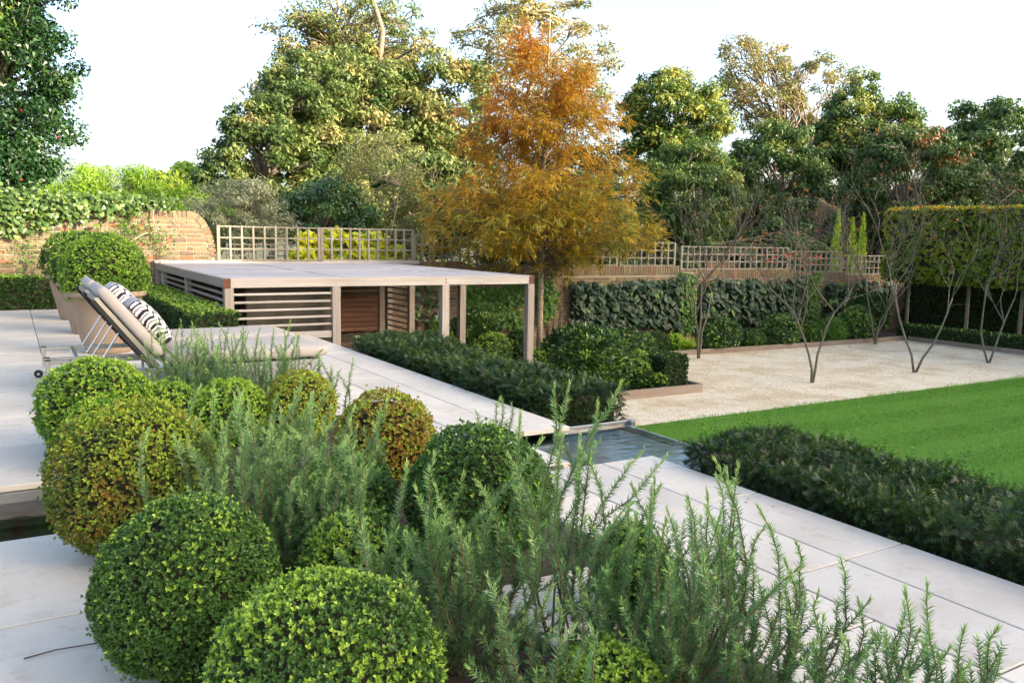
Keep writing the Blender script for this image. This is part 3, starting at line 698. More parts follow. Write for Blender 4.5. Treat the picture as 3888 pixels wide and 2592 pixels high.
yew('dark yew hedge below the upper terrace path running to the pergola', 3.13, 3.90, 4.84, 8.5, GZ, .12, 2150, .023, .0068, wild=.055, seed=3)
yew('dark feathery yew hedge between the lower path and the lawn', 3.12, 3.88, .75, 3.32, GZ, .12, 3300, .019, .0052, wild=.05, seed=8)

# ---- clipped hedges
def hedge(label, x0, x1, y0, y1, z0, z1, n, mat, leaf=.03, m=4, fresh_top=.5, seed=21, group=None, cat='hedge', name='box_hedge', wild=.012, base=None, tlow=.22):
    t = thing(name, label, cat, ((x0+x1)/2, (y0+y1)/2, z0 if base is None else base), group); nz = Noise3(seed, 2.5)
    ar = np.array([(y1-y0)*(z1-z0), (y1-y0)*(z1-z0), (x1-x0)*(z1-z0), (x1-x0)*(z1-z0), (x1-x0)*(y1-y0), (x1-x0)*(y1-y0)*(0.0 if base is None else .6)]); ar = ar/ar.sum()
    k_ = rng.choice(6, n, p=ar); u = rng.random((n, 3)); P = np.array([x0, y0, z0])+u*np.array([x1-x0, y1-y0, z1-z0]); N = np.zeros((n, 3))
    for i, (a, v, s) in enumerate(((0, x0, -1), (0, x1, 1), (1, y0, -1), (1, y1, 1), (2, z1, 1), (2, z0, -1))):
        q = k_ == i; P[q, a] = v; N[q, a] = s
    P += N*(nz(P*1.3)*wild*2-rng.random(n)**2*.05)[:, None]
    A = unit(N+rdir(n)*.6+np.array([0, 0, .3])); T = np.clip(tlow+.15*nz(P)+rng.normal(0, .09, n), 0, 1)
    T = np.where((k_ == 4) & (rng.random(n) < fresh_top), rng.uniform(.75, 1, n), T)
    v, f, tt = sprigs(P, A, m, leaf, leaf*.58, T, .95); mk('foliage', v, f, mat, t, T=tt, kind='stuff')
    MB().box(x0+.03, x1-.03, y0+.03, y1-.03, z0+(.0 if base is None else .03), z1-.03).build('shade_core', CORE, t)
    return t
hedge('low clipped box hedge at the foot of the tall brick wall', -2.6, 1.25, 14.48, 15.1, 0, .47, 4200, F_HEDGE, .046, 4, .7)
hedge('low clipped box hedge between the pots and the slatted pergola side', 1.55, 2.03, 9.0, 14.3, 0, .37, 6000, F_HEDGE, .034, 4, .75, 22)
hedge('dark clipped box block at the corner of the gravel bed', 9.25, 9.76, 10.45, 13.0, GZ, -.72, 4500, F_HEDGE, .04, 4, .12, 23, tlow=.15)
hedge('low dark clipped hedge behind the kerb at the right of the gravel', 20.45, 20.95, 6.5, 13.9, GZ, -.93, 3400, F_HEDGE, .06, 4, .25, 24, tlow=.2)
hedge('tall dark hedge behind the pleached trunks', 22.6, 23.3, 5.5, 15.2, GZ, .15, 4500, F_HEDGE, .09, 4, .1, 25, name='hedge', tlow=.12)
pl = hedge('raised rectangular pleached hornbeam screen turning yellow and orange', 20.55, 21.5, 5.0, 14.55, .28, 2.14, 9500, F_BEECH, .10, 4, .5, 26, name='pleached_hornbeam', base=GZ, cat='pleached tree', wild=.04, tlow=.38)
for y in (14.0, 12.33, 11.0, 9.4): MB().tube([(21.0, y, GZ), (21.02, y+.02, -.4), (21.0, y, .5)], [.055, .045, .04], 8).build('trunk', BARKG, pl)

# ------------------------------------------------------------------ pots with topiary balls
def lathe(name, prof, c, mat, parent, n=40):
    V = []; m = len(prof)
    for r, z in prof:
        for k_ in range(n): a = 6.28318*k_/n; V.append((c[0]+r*math.cos(a), c[1]+r*math.sin(a), c[2]+z))
    F = [(i*n+k_, i*n+(k_+1) % n, (i+1)*n+(k_+1) % n, (i+1)*n+k_) for i in range(m-1) for k_ in range(n)]+[tuple(range(n))[::-1]]
    return mk(name, V, F, mat, parent, True)
for i, (c, lb) in enumerate((((.80, 9.20), 'foremost'), ((.80, 11.0), 'middle'), ((.76, 12.80), 'rearmost'))):
    where = ('behind the reclined lounger', 'between the other two pots', 'by the hedge at the brick wall')[i]
    p = thing('terracotta_pot', f'tall tapered pale terracotta pot {where}', 'pot', (*c, 0), 'row of tall pots')
    lathe('pot_body', [(.205, 0), (.215, .02), (.29, .35), (.335, .555), (.365, .56), (.372, .575), (.372, .605), (.355, .615), (.325, .61), (.32, .58), (.30, .53)], (*c, 0), TERRA, p)
    lathe('pot_soil', [(.0, .545), (.31, .545)], (*c, 0), SOIL, p, 24)
    t = box_ball(f'dense clipped topiary ball growing in the {lb} pot {where}', (c[0], c[1], .775), (.40, .40, .385), 5600 if i == 0 else 2200, F_TOPI if i == 0 else F_HEDGE, 40+i, .021 if i == 0 else .034, fresh=.35, six=False, m=4, zmin=-.9, name='topiary_ball', ground=.545, bumpy=.025, cat='topiary')

# ------------------------------------------------------------------ loungers and cushions
def soft_box(name, dx, dy, dz, mat, parent, M, r=.05, puff=.02):
    bm = bmesh.new(); bmesh.ops.create_cube(bm, size=1); bmesh.ops.scale(bm, vec=(dx, dy, dz), verts=bm.verts)
    bmesh.ops.subdivide_edges(bm, edges=bm.edges[:], cuts=9, use_grid_fill=True)
    for v in bm.verts:
        c = np.array(v.co[:]); h = np.array([dx, dy, dz])/2; q = np.abs(c)-(h-r); qq = np.maximum(q, 0); L = np.linalg.norm(qq)
        if L > r*.999 and L > 0: c = np.sign(c)*(np.minimum(np.abs(c), h-r)+qq/L*r)
        e = (1-(2*c[0]/dx)**2)*(1-(2*c[1]/dy)**2); c[2] += math.copysign(puff*max(e, 0), c[2]); v.co = c
    V = [(M @ v.co)[:] for v in bm.verts]; F = [tuple(v.index for v in f.verts) for f in bm.faces]; bm.free()
    return mk(name, V, F, mat, parent, True)
def m_zigzag():
    m, t, b = new_mat('black_white_zigzag')
    tc = t.nodes.new('ShaderNodeTexCoord'); sp = t.nodes.new('ShaderNodeSeparateXYZ'); t.links.new(tc.outputs['Object'], sp.inputs[0])
    pp = t.nodes.new('ShaderNodeMath'); pp.operation = 'PINGPONG'; t.links.new(sp.outputs['Y'], pp.inputs[0]); pp.inputs[1].default_value = .022
    n = noise(t, 12, 2, .5, tc.outputs['Object'])
    s = mathn(t, 'ADD', mathn(t, 'ADD', sp.outputs['X'], mathn(t, 'MULTIPLY', pp.outputs[0], 1.5)), mathn(t, 'MULTIPLY', n.outputs[0], .05))
    fr = mathn(t, 'FRACT', mathn(t, 'MULTIPLY', s, 15.0))
    r = ramp(t, [(0, (.03, .028, .035)), (.34, (.05, .045, .05)), (.35, (.72, .70, .69)), (.62, (.74, .73, .72)), (.63, (.22, .21, .21)), (.80, (.22, .21, .21)), (.81, (.7, .69, .68))], fr)
    r.color_ramp.interpolation = 'CONSTANT'; t.links.new(r.outputs[0], b.inputs['Base Color']); b.inputs['Roughness'].default_value = .9; b.inputs['Specular IOR Level'].default_value = .1; return m
ZIG = m_zigzag()
def lounger(label, ya, yb):
    t = thing('sun_lounger', label, 'sun lounger', (1.1, (ya+yb)/2, 0), 'sun loungers on the terrace'); s = .028; z = .235
    x0, x1, xc = .20, 2.02, .40
    fr = MB()
    for y in (ya, yb): fr.bar((xc, y, z), (x1, y, z), s, .034, b=.003); fr.bar((x0, y, z), (xc, y, z), s, .03, b=.003)
    fr.bar((xc, ya, z-.001), (xc, yb, z-.001), s, .03, b=.003); fr.bar((x1, ya, z), (x1, yb, z), s, .034, b=.003); fr.bar((.95, ya, z-.002), (.95, yb, z-.002), s, .026, b=.003)
    fr.build('frame', STEEL, t)
    for y in (ya, yb):
        MB().bar((x0, y, .035), (x0, y, z+.016), .036, .03, b=.003).build('leg', STEEL, t)
        MB().bar((x1-.06, y, 0), (x1-.06, y, z-.018), .03, .03, b=.003).build('leg', STEEL, t)
        MB().bar((x0-.02, y, z+.017), (x0+.02, y, z+.017), .04, .004).build('leg_cap', BLACK, t)
        wx = x0-.045
        w_ = MB().tube([(wx, y-.012, .032), (wx, y+.012, .032)], .032, 18).build('wheel', BLACK, t)
        MB().tube([(wx, y-.015, .032), (wx, y+.015, .032)], .011, 12).build('hub', STEEL, w_)
    MB().bar((x0, ya, .06), (x0, yb, .06), .022, .03, b=.003).bar((x0, (ya+yb)/2, .06), (.9, (ya+yb)/2, .06), .02, .02, b=.003).bar((.9, (ya+yb)/2, .06), (.9, (ya+yb)/2, z-.02), .02, .02).build('stretcher', STEEL, t)
    h0 = np.array([.86, 0, .262]); h1 = np.array([.49, 0, .735])
    bk = MB()
    for y in (ya+.03, yb-.03): bk.bar(h0+[0, y, 0], h1+[0, y, 0], .024, .034, up=(1, 0, 1), b=.003)
    bk.bar(h1+[0, ya+.03, 0], h1+[0, yb-.03, 0], .03, .03); bk.build('back_frame', STEEL, t)
    for y in (ya+.005, yb-.005): MB().bar(h0+[-.028, y, -.02], h1+[-.03, y, .0], .012, .03, up=(1, 0, 1), b=.002).build('back_trim', BLACK, t)
    d = unit(h1-h0); nrm = np.array([d[2], 0, -d[0]])
    m_ = (h0+h1)/2+np.array([0, (ya+yb)/2, 0])
    MB().bar(h0+[0, (ya+yb)/2, 0]+nrm*.014, h1+[0, (ya+yb)/2, 0]+nrm*.014, yb-ya-.09, .006, up=tuple(nrm)).build('back_sling', SLING, t)
    MB().bar((.95, (ya+yb)/2, z+.012), (x1-.02, (ya+yb)/2, z+.012), yb-ya-.05, .006).build('seat_sling', SLING, t)
    stt = MB()
    for y in (ya+.10, yb-.10): stt.tube([(.555, y, .53), (.50, y, .37), (.44, y, .262)] if False else [(.64, y, .525), (.475, y, .262)], .006, 8)
    stt.tube([(.64, ya+.10, .525), (.64, yb-.10, .525)], .006, 8).tube([(.475, ya+.10, .262), (.475, yb-.10, .262)], .006, 8); stt.build('support_strut', STEEL, t)
    soft_box('seat_cushion', 1.20, yb-ya+.0, .105, FABRIC, t, Matrix.Translation((1.50, (ya+yb)/2, .308)), .048, .012)
    ang = math.atan2(d[2], d[0]); L = .62
    c = (h0+h1)/2+nrm*.062+d*.045
    M = Matrix.Translation((c[0], (ya+yb)/2, c[2])) @ Matrix.Rotation(-(ang), 4, 'Y')
    soft_box('back_cushion', L, yb-ya, .085, FABRIC, t, M, .04, .010)
    return c, nrm, d
A_ = lounger('steel framed sun lounger with taupe cushion beside the terracotta pots', 7.08, 7.76)
B_ = lounger('steel framed sun lounger with taupe cushion standing behind the rosemary', 6.24, 6.92)
for (c, nrm, d), y, lb, off in ((A_, 7.42, 'black and white zigzag cushion on the lounger by the pots', -.02), (B_, 6.55, 'black and white zigzag cushion on the lounger behind the rosemary', -.10)):
    p = np.array([c[0], y, c[2]])+nrm*.10+d*off
    o = soft_box('throw_cushion', .38, .42, .11, ZIG, None, Matrix.Identity(4), .045, .035)
    o.rotation_euler = (0, -math.atan2(d[2], d[0]), 0); o.location = p; tag(o, lb, 'cushion', 'zigzag cushions')

# ------------------------------------------------------------------ generic shrubs
def shrub(label, c, r, n, mat, leaf, seed, name='shrub', asp=.45, ground=GZ, m=4, bumpy=.12, fresh=.2, zmin=-.6, cat='shrub', group=None, tbase=.3, droop=0.0, core=True):
    t = thing(name, label, cat, (c[0], c[1], ground), group)
    P, N, u = ball_pts(c, r, n, seed, zmin, bumpy, .3); nz = Noise3(seed+3, 2.5)
    A = unit(N*.8+rdir(len(P))*.6+np.array([0, 0, .3-droop]))
    T = np.clip(tbase+.18*nz(u)+rng.normal(0, .11, len(P)), 0, 1); T = np.where(rng.random(len(P)) < fresh, rng.uniform(.7, 1, len(P)), T)
    v, f, tt = sprigs(P, A, m, leaf, leaf*asp, T, 1.0); mk('foliage', v, f, mat, t, T=tt, kind='stuff')
    if core: core_ball('shade_core', c, r, t, CORE, .74)
    MB().tube([(c[0], c[1], ground-.02), (c[0]+.02, c[1], c[2])], [.03, .015], 6).build('stem', TWIG, t)
    return t
shrub('glossy rounded laurel with long drooping leaves behind the yew hedge', (8.0, 10.85, -.80), (.62, .60, .56), 3200, F_LAUR, .105, 60, 'laurel', .33, droop=.7, fresh=.3)
shrub('camellia with a few browned buds beside the orange tree trunk', (9.0, 12.6, -.85), (.66, .6, .42), 1700, F_LAUR, .09, 61, 'camellia', .5, fresh=.15)
shrub('low spreading green shrub in front of the first ivy panel', (10.5, 13.0, -.92), (.62, .5, .36), 1900, F_LAUR, .07, 62, 'shrub', .4, fresh=.2)
box_ball('small clipped box ball at the kerb corner', (8.9, 10.72, -1.04), (.20, .20, .25), 1100, F_HEDGE, 63, .032, fresh=.35, six=False, m=4, ground=GZ, group='box balls in the gravel bed')
box_ball('larger clipped box ball against the dark box block', (9.13, 11.0, -.98), (.25, .25, .29), 1300, F_HEDGE, 64, .032, fresh=.5, six=False, m=4, ground=GZ, group='box balls in the gravel bed')
box_ball('smallest clipped box ball low beside the kerb board', (9.12, 10.45, -1.15), (.13, .13, .15), 700, F_HEDGE, 65, .03, fresh=.3, six=False, m=4, ground=GZ, group='box balls in the gravel bed')
shrub('fine leaved dark shrub below the first ivy panel', (12.2, 14.2, -1.06), (.36, .3, .27), 1500, F_HEDGE, .05, 66, asp=.2, fresh=.05)
box_ball('bright lime green rounded shrub next to the grass tuft', (12.72, 14.1, -1.10), (.20, .2, .20), 900, F_BOXY, 67, .04, fresh=.6, six=False, m=4, ground=GZ, name='shrub')
shrub('broad camellia bush behind the slender pale stemmed tree', (13.96, 14.0, -.95), (.54, .42, .40), 2000, F_LAUR, .075, 68, 'camellia', .5, fresh=.25)
shrub('low dark green shrub under the second ivy panel', (14.95, 13.95, -1.10), (.42, .3, .25), 1300, F_HEDGE, .06, 69, asp=.3, fresh=.1)
shrub('rounded green camellia at the second brick pier', (15.95, 13.95, -.93), (.58, .4, .42), 1900, F_LAUR, .075, 70, 'camellia', .5, fresh=.3)
shrub('small loose green shrub between camellias at the kerb', (16.95, 13.95, -1.05), (.40, .3, .28), 1200, F_HEDGE, .07, 71, asp=.3, fresh=.25)
shrub('upright strappy green plant near the wall corner', (17.9, 14.0, -1.02), (.34, .3, .30), 900, F_CREEP, .13, 72, asp=.14, fresh=.3, core=False)
shrub('rounded bush with sunlight put in as pale green leaves at the wall corner', (18.75, 13.95, -.88), (.50, .4, .46), 2000, F_LAUR, .075, 73, 'shrub', .5, fresh=.55)  # extra pale leaves put the sunlit look into the colour
shrub('dark evergreen bush in the corner behind the pleached screen', (20.0, 14.5, -.7), (.75, .5, .62), 1500, F_HEDGE, .09, 79, asp=.4, fresh=.05)
box_ball('rounded box ball behind the pergola posts', (7.9, 13.9, -.98), (.38, .36, .34), 1500, F_BOX, 74, .035, fresh=.3, six=False, m=4, ground=GZ)
shrub('small dark rounded shrub by the end pergola post', (8.7, 14.3, -.98), (.22, .2, .32), 700, F_HEDGE, .06, 75, asp=.4, fresh=.05)
box_ball('box ball tucked behind the end pergola post', (8.3, 12.75, -1.06), (.27, .26, .25), 1200, F_BOX, 76, .034, fresh=.35, six=False, m=4, ground=GZ)
shrub('camellia with dry orange buds inside the end of the pergola', (8.0, 14.75, -.75), (.46, .3, .50), 1300, F_LAUR, .085, 77, 'camellia', .5, fresh=.2)
shrub('bright green shrub between the last pergola posts', (7.15, 14.7, -.85), (.26, .25, .42), 800, F_CREEP, .07, 78, asp=.5, fresh=.6)
# grass tuft
gt = thing('grass_tuft', 'yellow green tuft of arching grass beside the pale stemmed tree', 'grass tuft', (12.98, 13.95, GZ)); nn = 420
b0 = np.array([12.98, 13.95, GZ])+rng.normal(0, .05, (nn, 3))*np.array([1, 1, 0]); a = rng.uniform(0, 6.28, nn); o = np.stack([np.cos(a), np.sin(a), np.zeros(nn)], 1)
D1 = unit(o*.35+np.array([0, 0, 1])); D2 = unit(o*1.0+np.array([0, 0, .1])); L_ = rng.uniform(.22, .36, nn)
p1 = leaves(b0, D1, o, L_*1.2, .009, .5+.3*rng.random(nn)); p2 = leaves(b0+D1*(L_*.65)[:, None], D2, o, L_*.7, .008, .6+.4*rng.random(nn))
v, f, tt = cat_leaves([p1, p2]); mk('foliage', v, f, F_BAMB, gt, T=tt, kind='stuff')

# ------------------------------------------------------------------ climbers on the wall
def ivy_leaf_mesh(name, mats):
    out = []
    for k_, m in enumerate(mats):
        pts = [(0, 0, 0), (.36, -.16, -.03), (.62, .08, .02), (.46, .36, .03), (.34, .62, .01), (0, 1.0, -.10), (-.34, .62, .01), (-.46, .36, .03), (-.62, .08, .02), (-.36, -.16, -.03)]
        V = np.array(pts+[(0, .38, -.05)]); F = [(10, i, (i+1) % 10) for i in range(10)]
        me = bpy.data.meshes.new(name); me.from_pydata(V, [], F); at = me.attributes.new('t', 'FLOAT', 'POINT'); at.data.foreach_set('value', np.full(11, (.25, .5, .72, .97)[k_], np.float32))
        me.materials.append(m); out.append(me)
    return out
IVM = ivy_leaf_mesh('ivy_leaf', [F_IVY]*4)
def hang(n_big, region, size, parent, meshes, yf, weights):
    """single big leaves as parts; tips point down, facing out of the wall"""
    for i in range(n_big):
        x, z = region(); s = size*rng.uniform(.75, 1.2); me = meshes[rng.choice(len(meshes), p=weights)]
        o = inst('leaf', me, parent, (x, yf(x, z), z), (math.pi/2+math.pi+rng.normal(-.5, .22), rng.normal(0, .35), rng.normal(0, .25)), (s, s, s))
def climber(label, x0, x1, z0, z1, leaf, n_big, n_fill, mat, name='ivy', seed=80, meshes=None, weights=None, y=15.27, ragged=.12):
    t = thing(name, label, 'climber', ((x0+x1)/2, 15.37, GZ)); nz = Noise3(seed, 1.6)
    def reg():
        while True:
            x, z = rng.uniform(x0, x1), rng.uniform(z0, z1); e = ragged*(1+nz(np.array([[x*2, 0, z*2]]))[0]*1.6)
            if min(x-x0, x1-x) > e*.5-.02 and z > z0+e and z < z1-e*.6: return x, z
    if n_big: hang(n_big, reg, leaf, t, meshes, lambda x, z: y-.10+.10*((z-z0)/(z1-z0)-.5)*-.6+rng.uniform(-.05, .05), weights)
    Q = np.array([reg() for _ in range(n_fill)]); n = n_fill
    P = np.stack([Q[:, 0], y+rng.uniform(-.06, .08, n), Q[:, 1]], 1)
    D = unit(np.stack([rng.normal(0, .5, n), rng.normal(-.25, .3, n), rng.normal(-.9, .3, n)], 1)); N = unit(np.stack([rng.normal(0, .35, n), -np.ones(n), rng.normal(.45, .35, n)], 1))
    v, f, tt = leaves(P, D, N, leaf*.85*rng.uniform(.7, 1.2, n), leaf*.7, np.clip(.4+.25*rng.normal(size=n)*.7, 0, 1), -.08, True); mk('foliage', v, f, mat, t, T=tt, kind='stuff')
    st_ = MB()
    for i in range(5):
        x = rng.uniform(x0+.2*(x1-x0), x1-.2*(x1-x0)); st_.tube([(x, 15.38, GZ), (x+rng.normal(0, .1), 15.37, (GZ+z1)/2), (x+rng.normal(0, .25), 15.36, z1-.1)], [.014, .01, .005], 5)
    st_.build('stems', TWIG, t); return t
WGT = [.35, .38, .22, .05]
climber('dense dark glossy ivy panel nearest the orange tree', 10.62, 13.88, -.98, .36, .135, 295, 1500, F_IVY, meshes=IVM, weights=WGT, seed=81)
climber('dark glossy ivy panel below the long pale trellis', 14.5, 18.15, -1.0, .36, .135, 295, 1500, F_IVY, meshes=IVM, weights=WGT, seed=82)
climber('ivy panel with sunlight put in as paler leaves at the end of the wall', 19.2, 22.1, -1.1, .26, .14, 220, 800, F_IVY, meshes=IVM, weights=[.2, .3, .35, .15], seed=83)  # paler leaf weights carry the sunlight as colour
climber('green creeper covering the wall behind the pergola end', 7.9, 9.55, -1.1, .42, .09, 0, 1500, F_CREEP, 'creeper', 84, ragged=.3)
climber('thin green climber beside the orange tree trunk', 9.7, 10.65, -1.1, .50, .085, 0, 620, F_CREEP, 'creeper', 85, ragged=.35)
climber('bright green climber on the first brick pier', 13.75, 14.35, -1.2, .52, .10, 0, 420, F_CREEP, 'climber', 86, y=15.2, ragged=.15)
climber('yellow green climber on the pier by the wall corner', 18.2, 18.95, -1.2, .50, .10, 0, 520, F_CREEP, 'climber', 87, y=15.2, ragged=.15)
climber('sparse drooping climber by the bench end of the pergola', 6.75, 7.5, -.9, .5, .11, 0, 110, F_LAUR, 'climber', 88, ragged=.2)
# ivy on top of the tall wall
iv = thing('ivy', 'sunlit ivy tumbling over the top of the tall brick wall', 'climber', (.5, 15.38, 1.5))
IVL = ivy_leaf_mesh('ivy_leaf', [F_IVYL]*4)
def regt():
    x = 2.5-4.4*rng.random()**.62; d = np.clip((2.3-x)/2.2, .03, 1); return x, 1.66-rng.random()**1.0*.62*d+.05*rng.normal()+.10*d
hang(240, regt, .085, iv, IVL, lambda x, z: 15.27+rng.uniform(-.05, .05), [.3, .35, .25, .1])
Q = np.array([regt() for _ in range(3600)]); n = len(Q)
P = np.stack([Q[:, 0], rng.uniform(15.24, 15.55, n), Q[:, 1]+rng.uniform(0, .12, n)], 1)
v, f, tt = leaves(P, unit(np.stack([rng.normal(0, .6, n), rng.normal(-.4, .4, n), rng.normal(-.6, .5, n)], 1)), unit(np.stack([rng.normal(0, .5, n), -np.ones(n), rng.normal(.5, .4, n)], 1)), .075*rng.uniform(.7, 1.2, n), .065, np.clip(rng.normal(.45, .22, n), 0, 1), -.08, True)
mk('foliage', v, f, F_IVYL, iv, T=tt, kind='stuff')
vs = MB(); vs.tube([(1.72, 15.33, 1.02), (1.95, 15.31, 1.16), (2.15, 15.32, 1.20), (2.1, 15.32, 1.42), (2.12, 15.33, 1.62), (2.2, 15.34, 1.66)], [.012, .014, .014, .012, .012, .008], 6); vs.build('stem', BARKP, iv); vs = MB()
vs.tube([(.95, 15.33, 1.18), (.98, 15.31, 1.38), (1.05, 15.32, 1.48), (1.3, 15.33, 1.40)], [.012, .011, .01, .006], 6); vs.build('stem', BARKP, iv)
for k_, (x, z, n_, lb) in enumerate(((1.75, 1.28, 260, 'wispy green climber on the tall wall under the ivy'), (2.15, 1.08, 170, 'small green climber clinging to the tall wall above the topiary'), (.25, .9, 260, 'thin climbing plant straggling down the sunlit brick wall'))):
    t = thing('climber', lb, 'climber', (x, 15.36, 0)); q = np.array([x, 15.33, z])+rng.normal(0, 1, (n_, 3))*np.array([.16, .02, .15 if k_ < 2 else .32])
    v, f, tt = leaves(q, rdir(n_)+np.array([0, -.3, .2]), np.tile([0, -1., .3], (n_, 1))+rdir(n_)*.4, .05, .026, rng.random(n_)*.8); mk('foliage', v, f, F_CREEP, t, T=tt, kind='stuff')
    s = MB()
    for j in range(3): s.tube([(x+rng.normal(0, .05), 15.37, .1), (x+rng.normal(0, .06), 15.36, z-.2), (x+rng.normal(0, .1), 15.35, z+.15)], [.006, .005, .003], 5)
    s.build('stems', TWIG, t)

# ------------------------------------------------------------------ trees
def branch_line(a, b, sag=.0, wob=.12, m=6):
    a = np.array(a, float); b = np.array(b, float); t = np.linspace(0, 1, m)[:, None]; L = np.linalg.norm(b-a)
    P = a+(b-a)*t; P[:, 2] += (np.sin(t[:, 0]*math.pi)*sag*L); P[1:-1] += rng.normal(0, wob*L*.12, (m-2, 3)); return P
DENS = 2.0
def tree(label, base, crowns, nclump, per, leaf, mat, seed, clump=.6, trunk_r=.18, name='tree', bark=BARK, asp=.55, flat=.6, group='trees beyond the garden wall', tb=.4, tv=.18, shell=.5, nbr=40, tip_r=.02, trunk_top=None, topt=0.0, stems=1, cat='tree'):
    t = thing(name, label, cat, base, group)
    tot = sum(c[1][0]*c[1][1]*c[1][2] for c in crowns); C = []
    for (c, r) in crowns:
        k_ = max(4, int(nclump*r[0]*r[1]*r[2]/tot)); u = rdir(k_)*((shell+(1-shell)*rng.random(k_))**.6)[:, None]
        C.append(np.array(c)+u*np.array(r))
    C = np.concatenate(C); m = len(C); base = np.array(base, float); per = int(per*DENS)
    tip = np.array(trunk_top if trunk_top is not None else crowns[0][0], float)
    tr = MB(); mains = []
    for s in range(stems):
        off = np.array([rng.normal(0, .12*(stems > 1)), rng.normal(0, .12*(stems > 1)), 0]); tp = tip+(rng.normal(0, .9, 3)*np.array([1, 1, .3]) if stems > 1 else 0)
        P = branch_line(base+off, tp, 0, .25, 9); mains.append(P); tr.tube(P, np.linspace(trunk_r, trunk_r*.3, 9)/(1 if stems == 1 else 1.6), 8)
    tr.build('trunk', bark, t, True)
    br = MB(); sel = rng.choice(m, min(nbr, m), replace=False)
    for i in sel:
        P = mains[rng.integers(len(mains))]; c = C[i]
        zz = c[2]-.45*np.linalg.norm(c[:2]-tip[:2])-.4; ix = int(np.clip(np.searchsorted(P[:, 2], zz), 2, 7))
        Q = branch_line(P[ix], c, .08, .5, 6); br.tube(Q, np.linspace(trunk_r*.28, tip_r*.5, 6), 5)
        for j in range(2):
            e = c+rdir(1)[0]*clump*.9; br.tube(branch_line(Q[3+j], e, .05, .5, 4), np.linspace(tip_r, tip_r*.3, 4), 4)
    br.build('branches', bark, t, True)
    n = m*per; idx = np.repeat(np.arange(m), per); sz = clump*rng.uniform(.6, 1.25, m)
    o = rdir(n)*(rng.random(n)**.42)[:, None]*np.array([1, 1, flat]); P = C[idx]+o*sz[idx][:, None]
    N = unit(o*.8+np.array([0, 0, .55])+rdir(n)*.6); D = unit(np.cross(N, rdir(n))+np.array([0, 0, -.35]))
    zt = (C[:, 2]-C[:, 2].min())/(np.ptp(C[:, 2])+1e-6)
    T = np.clip(tb+rng.normal(0, tv, m)[idx]+topt*(zt[idx]-.5)+rng.normal(0, .13, n), 0, 1)  # topt pales leaves toward crown top: yellowing, and sunlight put into the colour
    v, f, tt = leaves(P, D, N, .78*leaf*rng.uniform(.7, 1.25, n), leaf*asp*.85, T, tri=True)
    mk('crown', v, f, mat, t, T=tt, kind='stuff'); return t
B = GZ
tree('tall spreading sycamore with yellowing leaves behind the trellis', (12.6, 32, B), [((12.4, 31.9, 5.0), (3.9, 3.2, 3.1)), ((12.9, 33.0, 7.6), (2.4, 2.0, 1.2)), ((9.3, 31, 3.0), (2.4, 1.8, 2.2)), ((10.4, 33.0, 6.0), (2.3, 1.8, 2.0)), ((14.8, 30.5, 6.4), (2.6, 1.8, 2.2)), ((15.5, 31, 3.2), (2.6, 2, 2.6)), ((13.5, 31, 2.0), (4.0, 2, 1.8))], 800, 66, .22, F_SYC, 101, .60, .30, tb=.42, nbr=70, trunk_top=(12.8, 32.5, 10.5), topt=.35, tip_r=.03)
tree('airy top of a tall yellowing tree rising behind the sycamore', (12.9, 34.5, B), [((13.0, 34.2, 9.6), (3.2, 2.2, 1.9)), ((10.4, 34.6, 9.0), (2.2, 1.5, .9))], 170, 26, .20, F_SYC, 134, .55, .22, tb=.55, nbr=90, trunk_top=(12.8, 34.4, 10.6), tip_r=.03, shell=.25)
tree('thin topped tall tree with bare pale branches behind the orange tree', (19.6, 31.4, B), [((19.7, 31.4, 8.6), (4.0, 3, 3.6))], 200, 30, .20, F_TAN, 102, .55, .24, tb=.42, nbr=85, trunk_top=(19.8, 31.4, 11.5), tip_r=.035, shell=.3, bark=BARKP)
tree('dark leafy tree at the left shoulder of the sycamore', (7.6, 28.8, B), [((7.5, 28.8, 3.6), (1.8, 1.7, 2.0)), ((6.2, 28.8, 2.4), (1.3, 1.3, 1.2)), ((8.6, 28.8, 5.0), (1.3, 1.2, 1.4)), ((9.4, 30, 6.0), (1.7, 1.4, 1.8)), ((5.2, 29, 1.6), (1.3, 1.2, 1.0))], 330, 64, .20, F_SYC, 103, .46, .2, tb=.3)
tree('small yellow green tree low above the wall ivy', (6.6, 38, B), [((6.8, 38.2, 2.9), (2.0, 1.5, 1.2))], 30, 110, .3, F_BAMB, 104, .6, .15, tb=.5)
tree('green tree right of the orange tree with crown top tinted paler for sunlight', (23.3, 26.6, B), [((23.5, 26.6, 6.2), (2.4, 2.1, 1.8)), ((22.4, 26.4, 4.6), (1.4, 1.4, 1.2))], 240, 62, .21, F_CHE, 105, .46, .2, tb=.55, topt=.25)
tree('dense dark chestnut with long serrated leaves over the stepped trellis', (18.3, 19.9, B), [((18.3, 19.9, 2.6), (1.75, 1.5, 1.75)), ((17.4, 19.6, 1.2), (1.3, 1.2, 1.0))], 240, 80, .21, F_CHE, 106, .40, .18, asp=.26, tb=.42)
tree('tall airy tree with bare fanning limbs against the sky', (32.2, 29, B), [((31.2, 29.2, 8.6), (2.2, 1.8, 2.1)), ((34.2, 28.4, 8.4), (1.8, 1.6, 2.0)), ((30.2, 29.4, 10.0), (1.3, 1.2, 1.0))], 150, 34, .20, F_TAN, 107, .50, .20, tb=.45, nbr=62, trunk_top=(32.2, 29, 7.0), stems=4, tip_r=.035)
tree('dark round headed chestnut beside the tall airy tree', (23.8, 21.5, B), [((23.7, 21.4, 3.6), (1.7, 1.6, 1.9)), ((22.7, 21.3, 2.0), (1.2, 1.2, 1.2))], 220, 75, .21, F_CHE, 108, .42, .18, asp=.34, tb=.3)
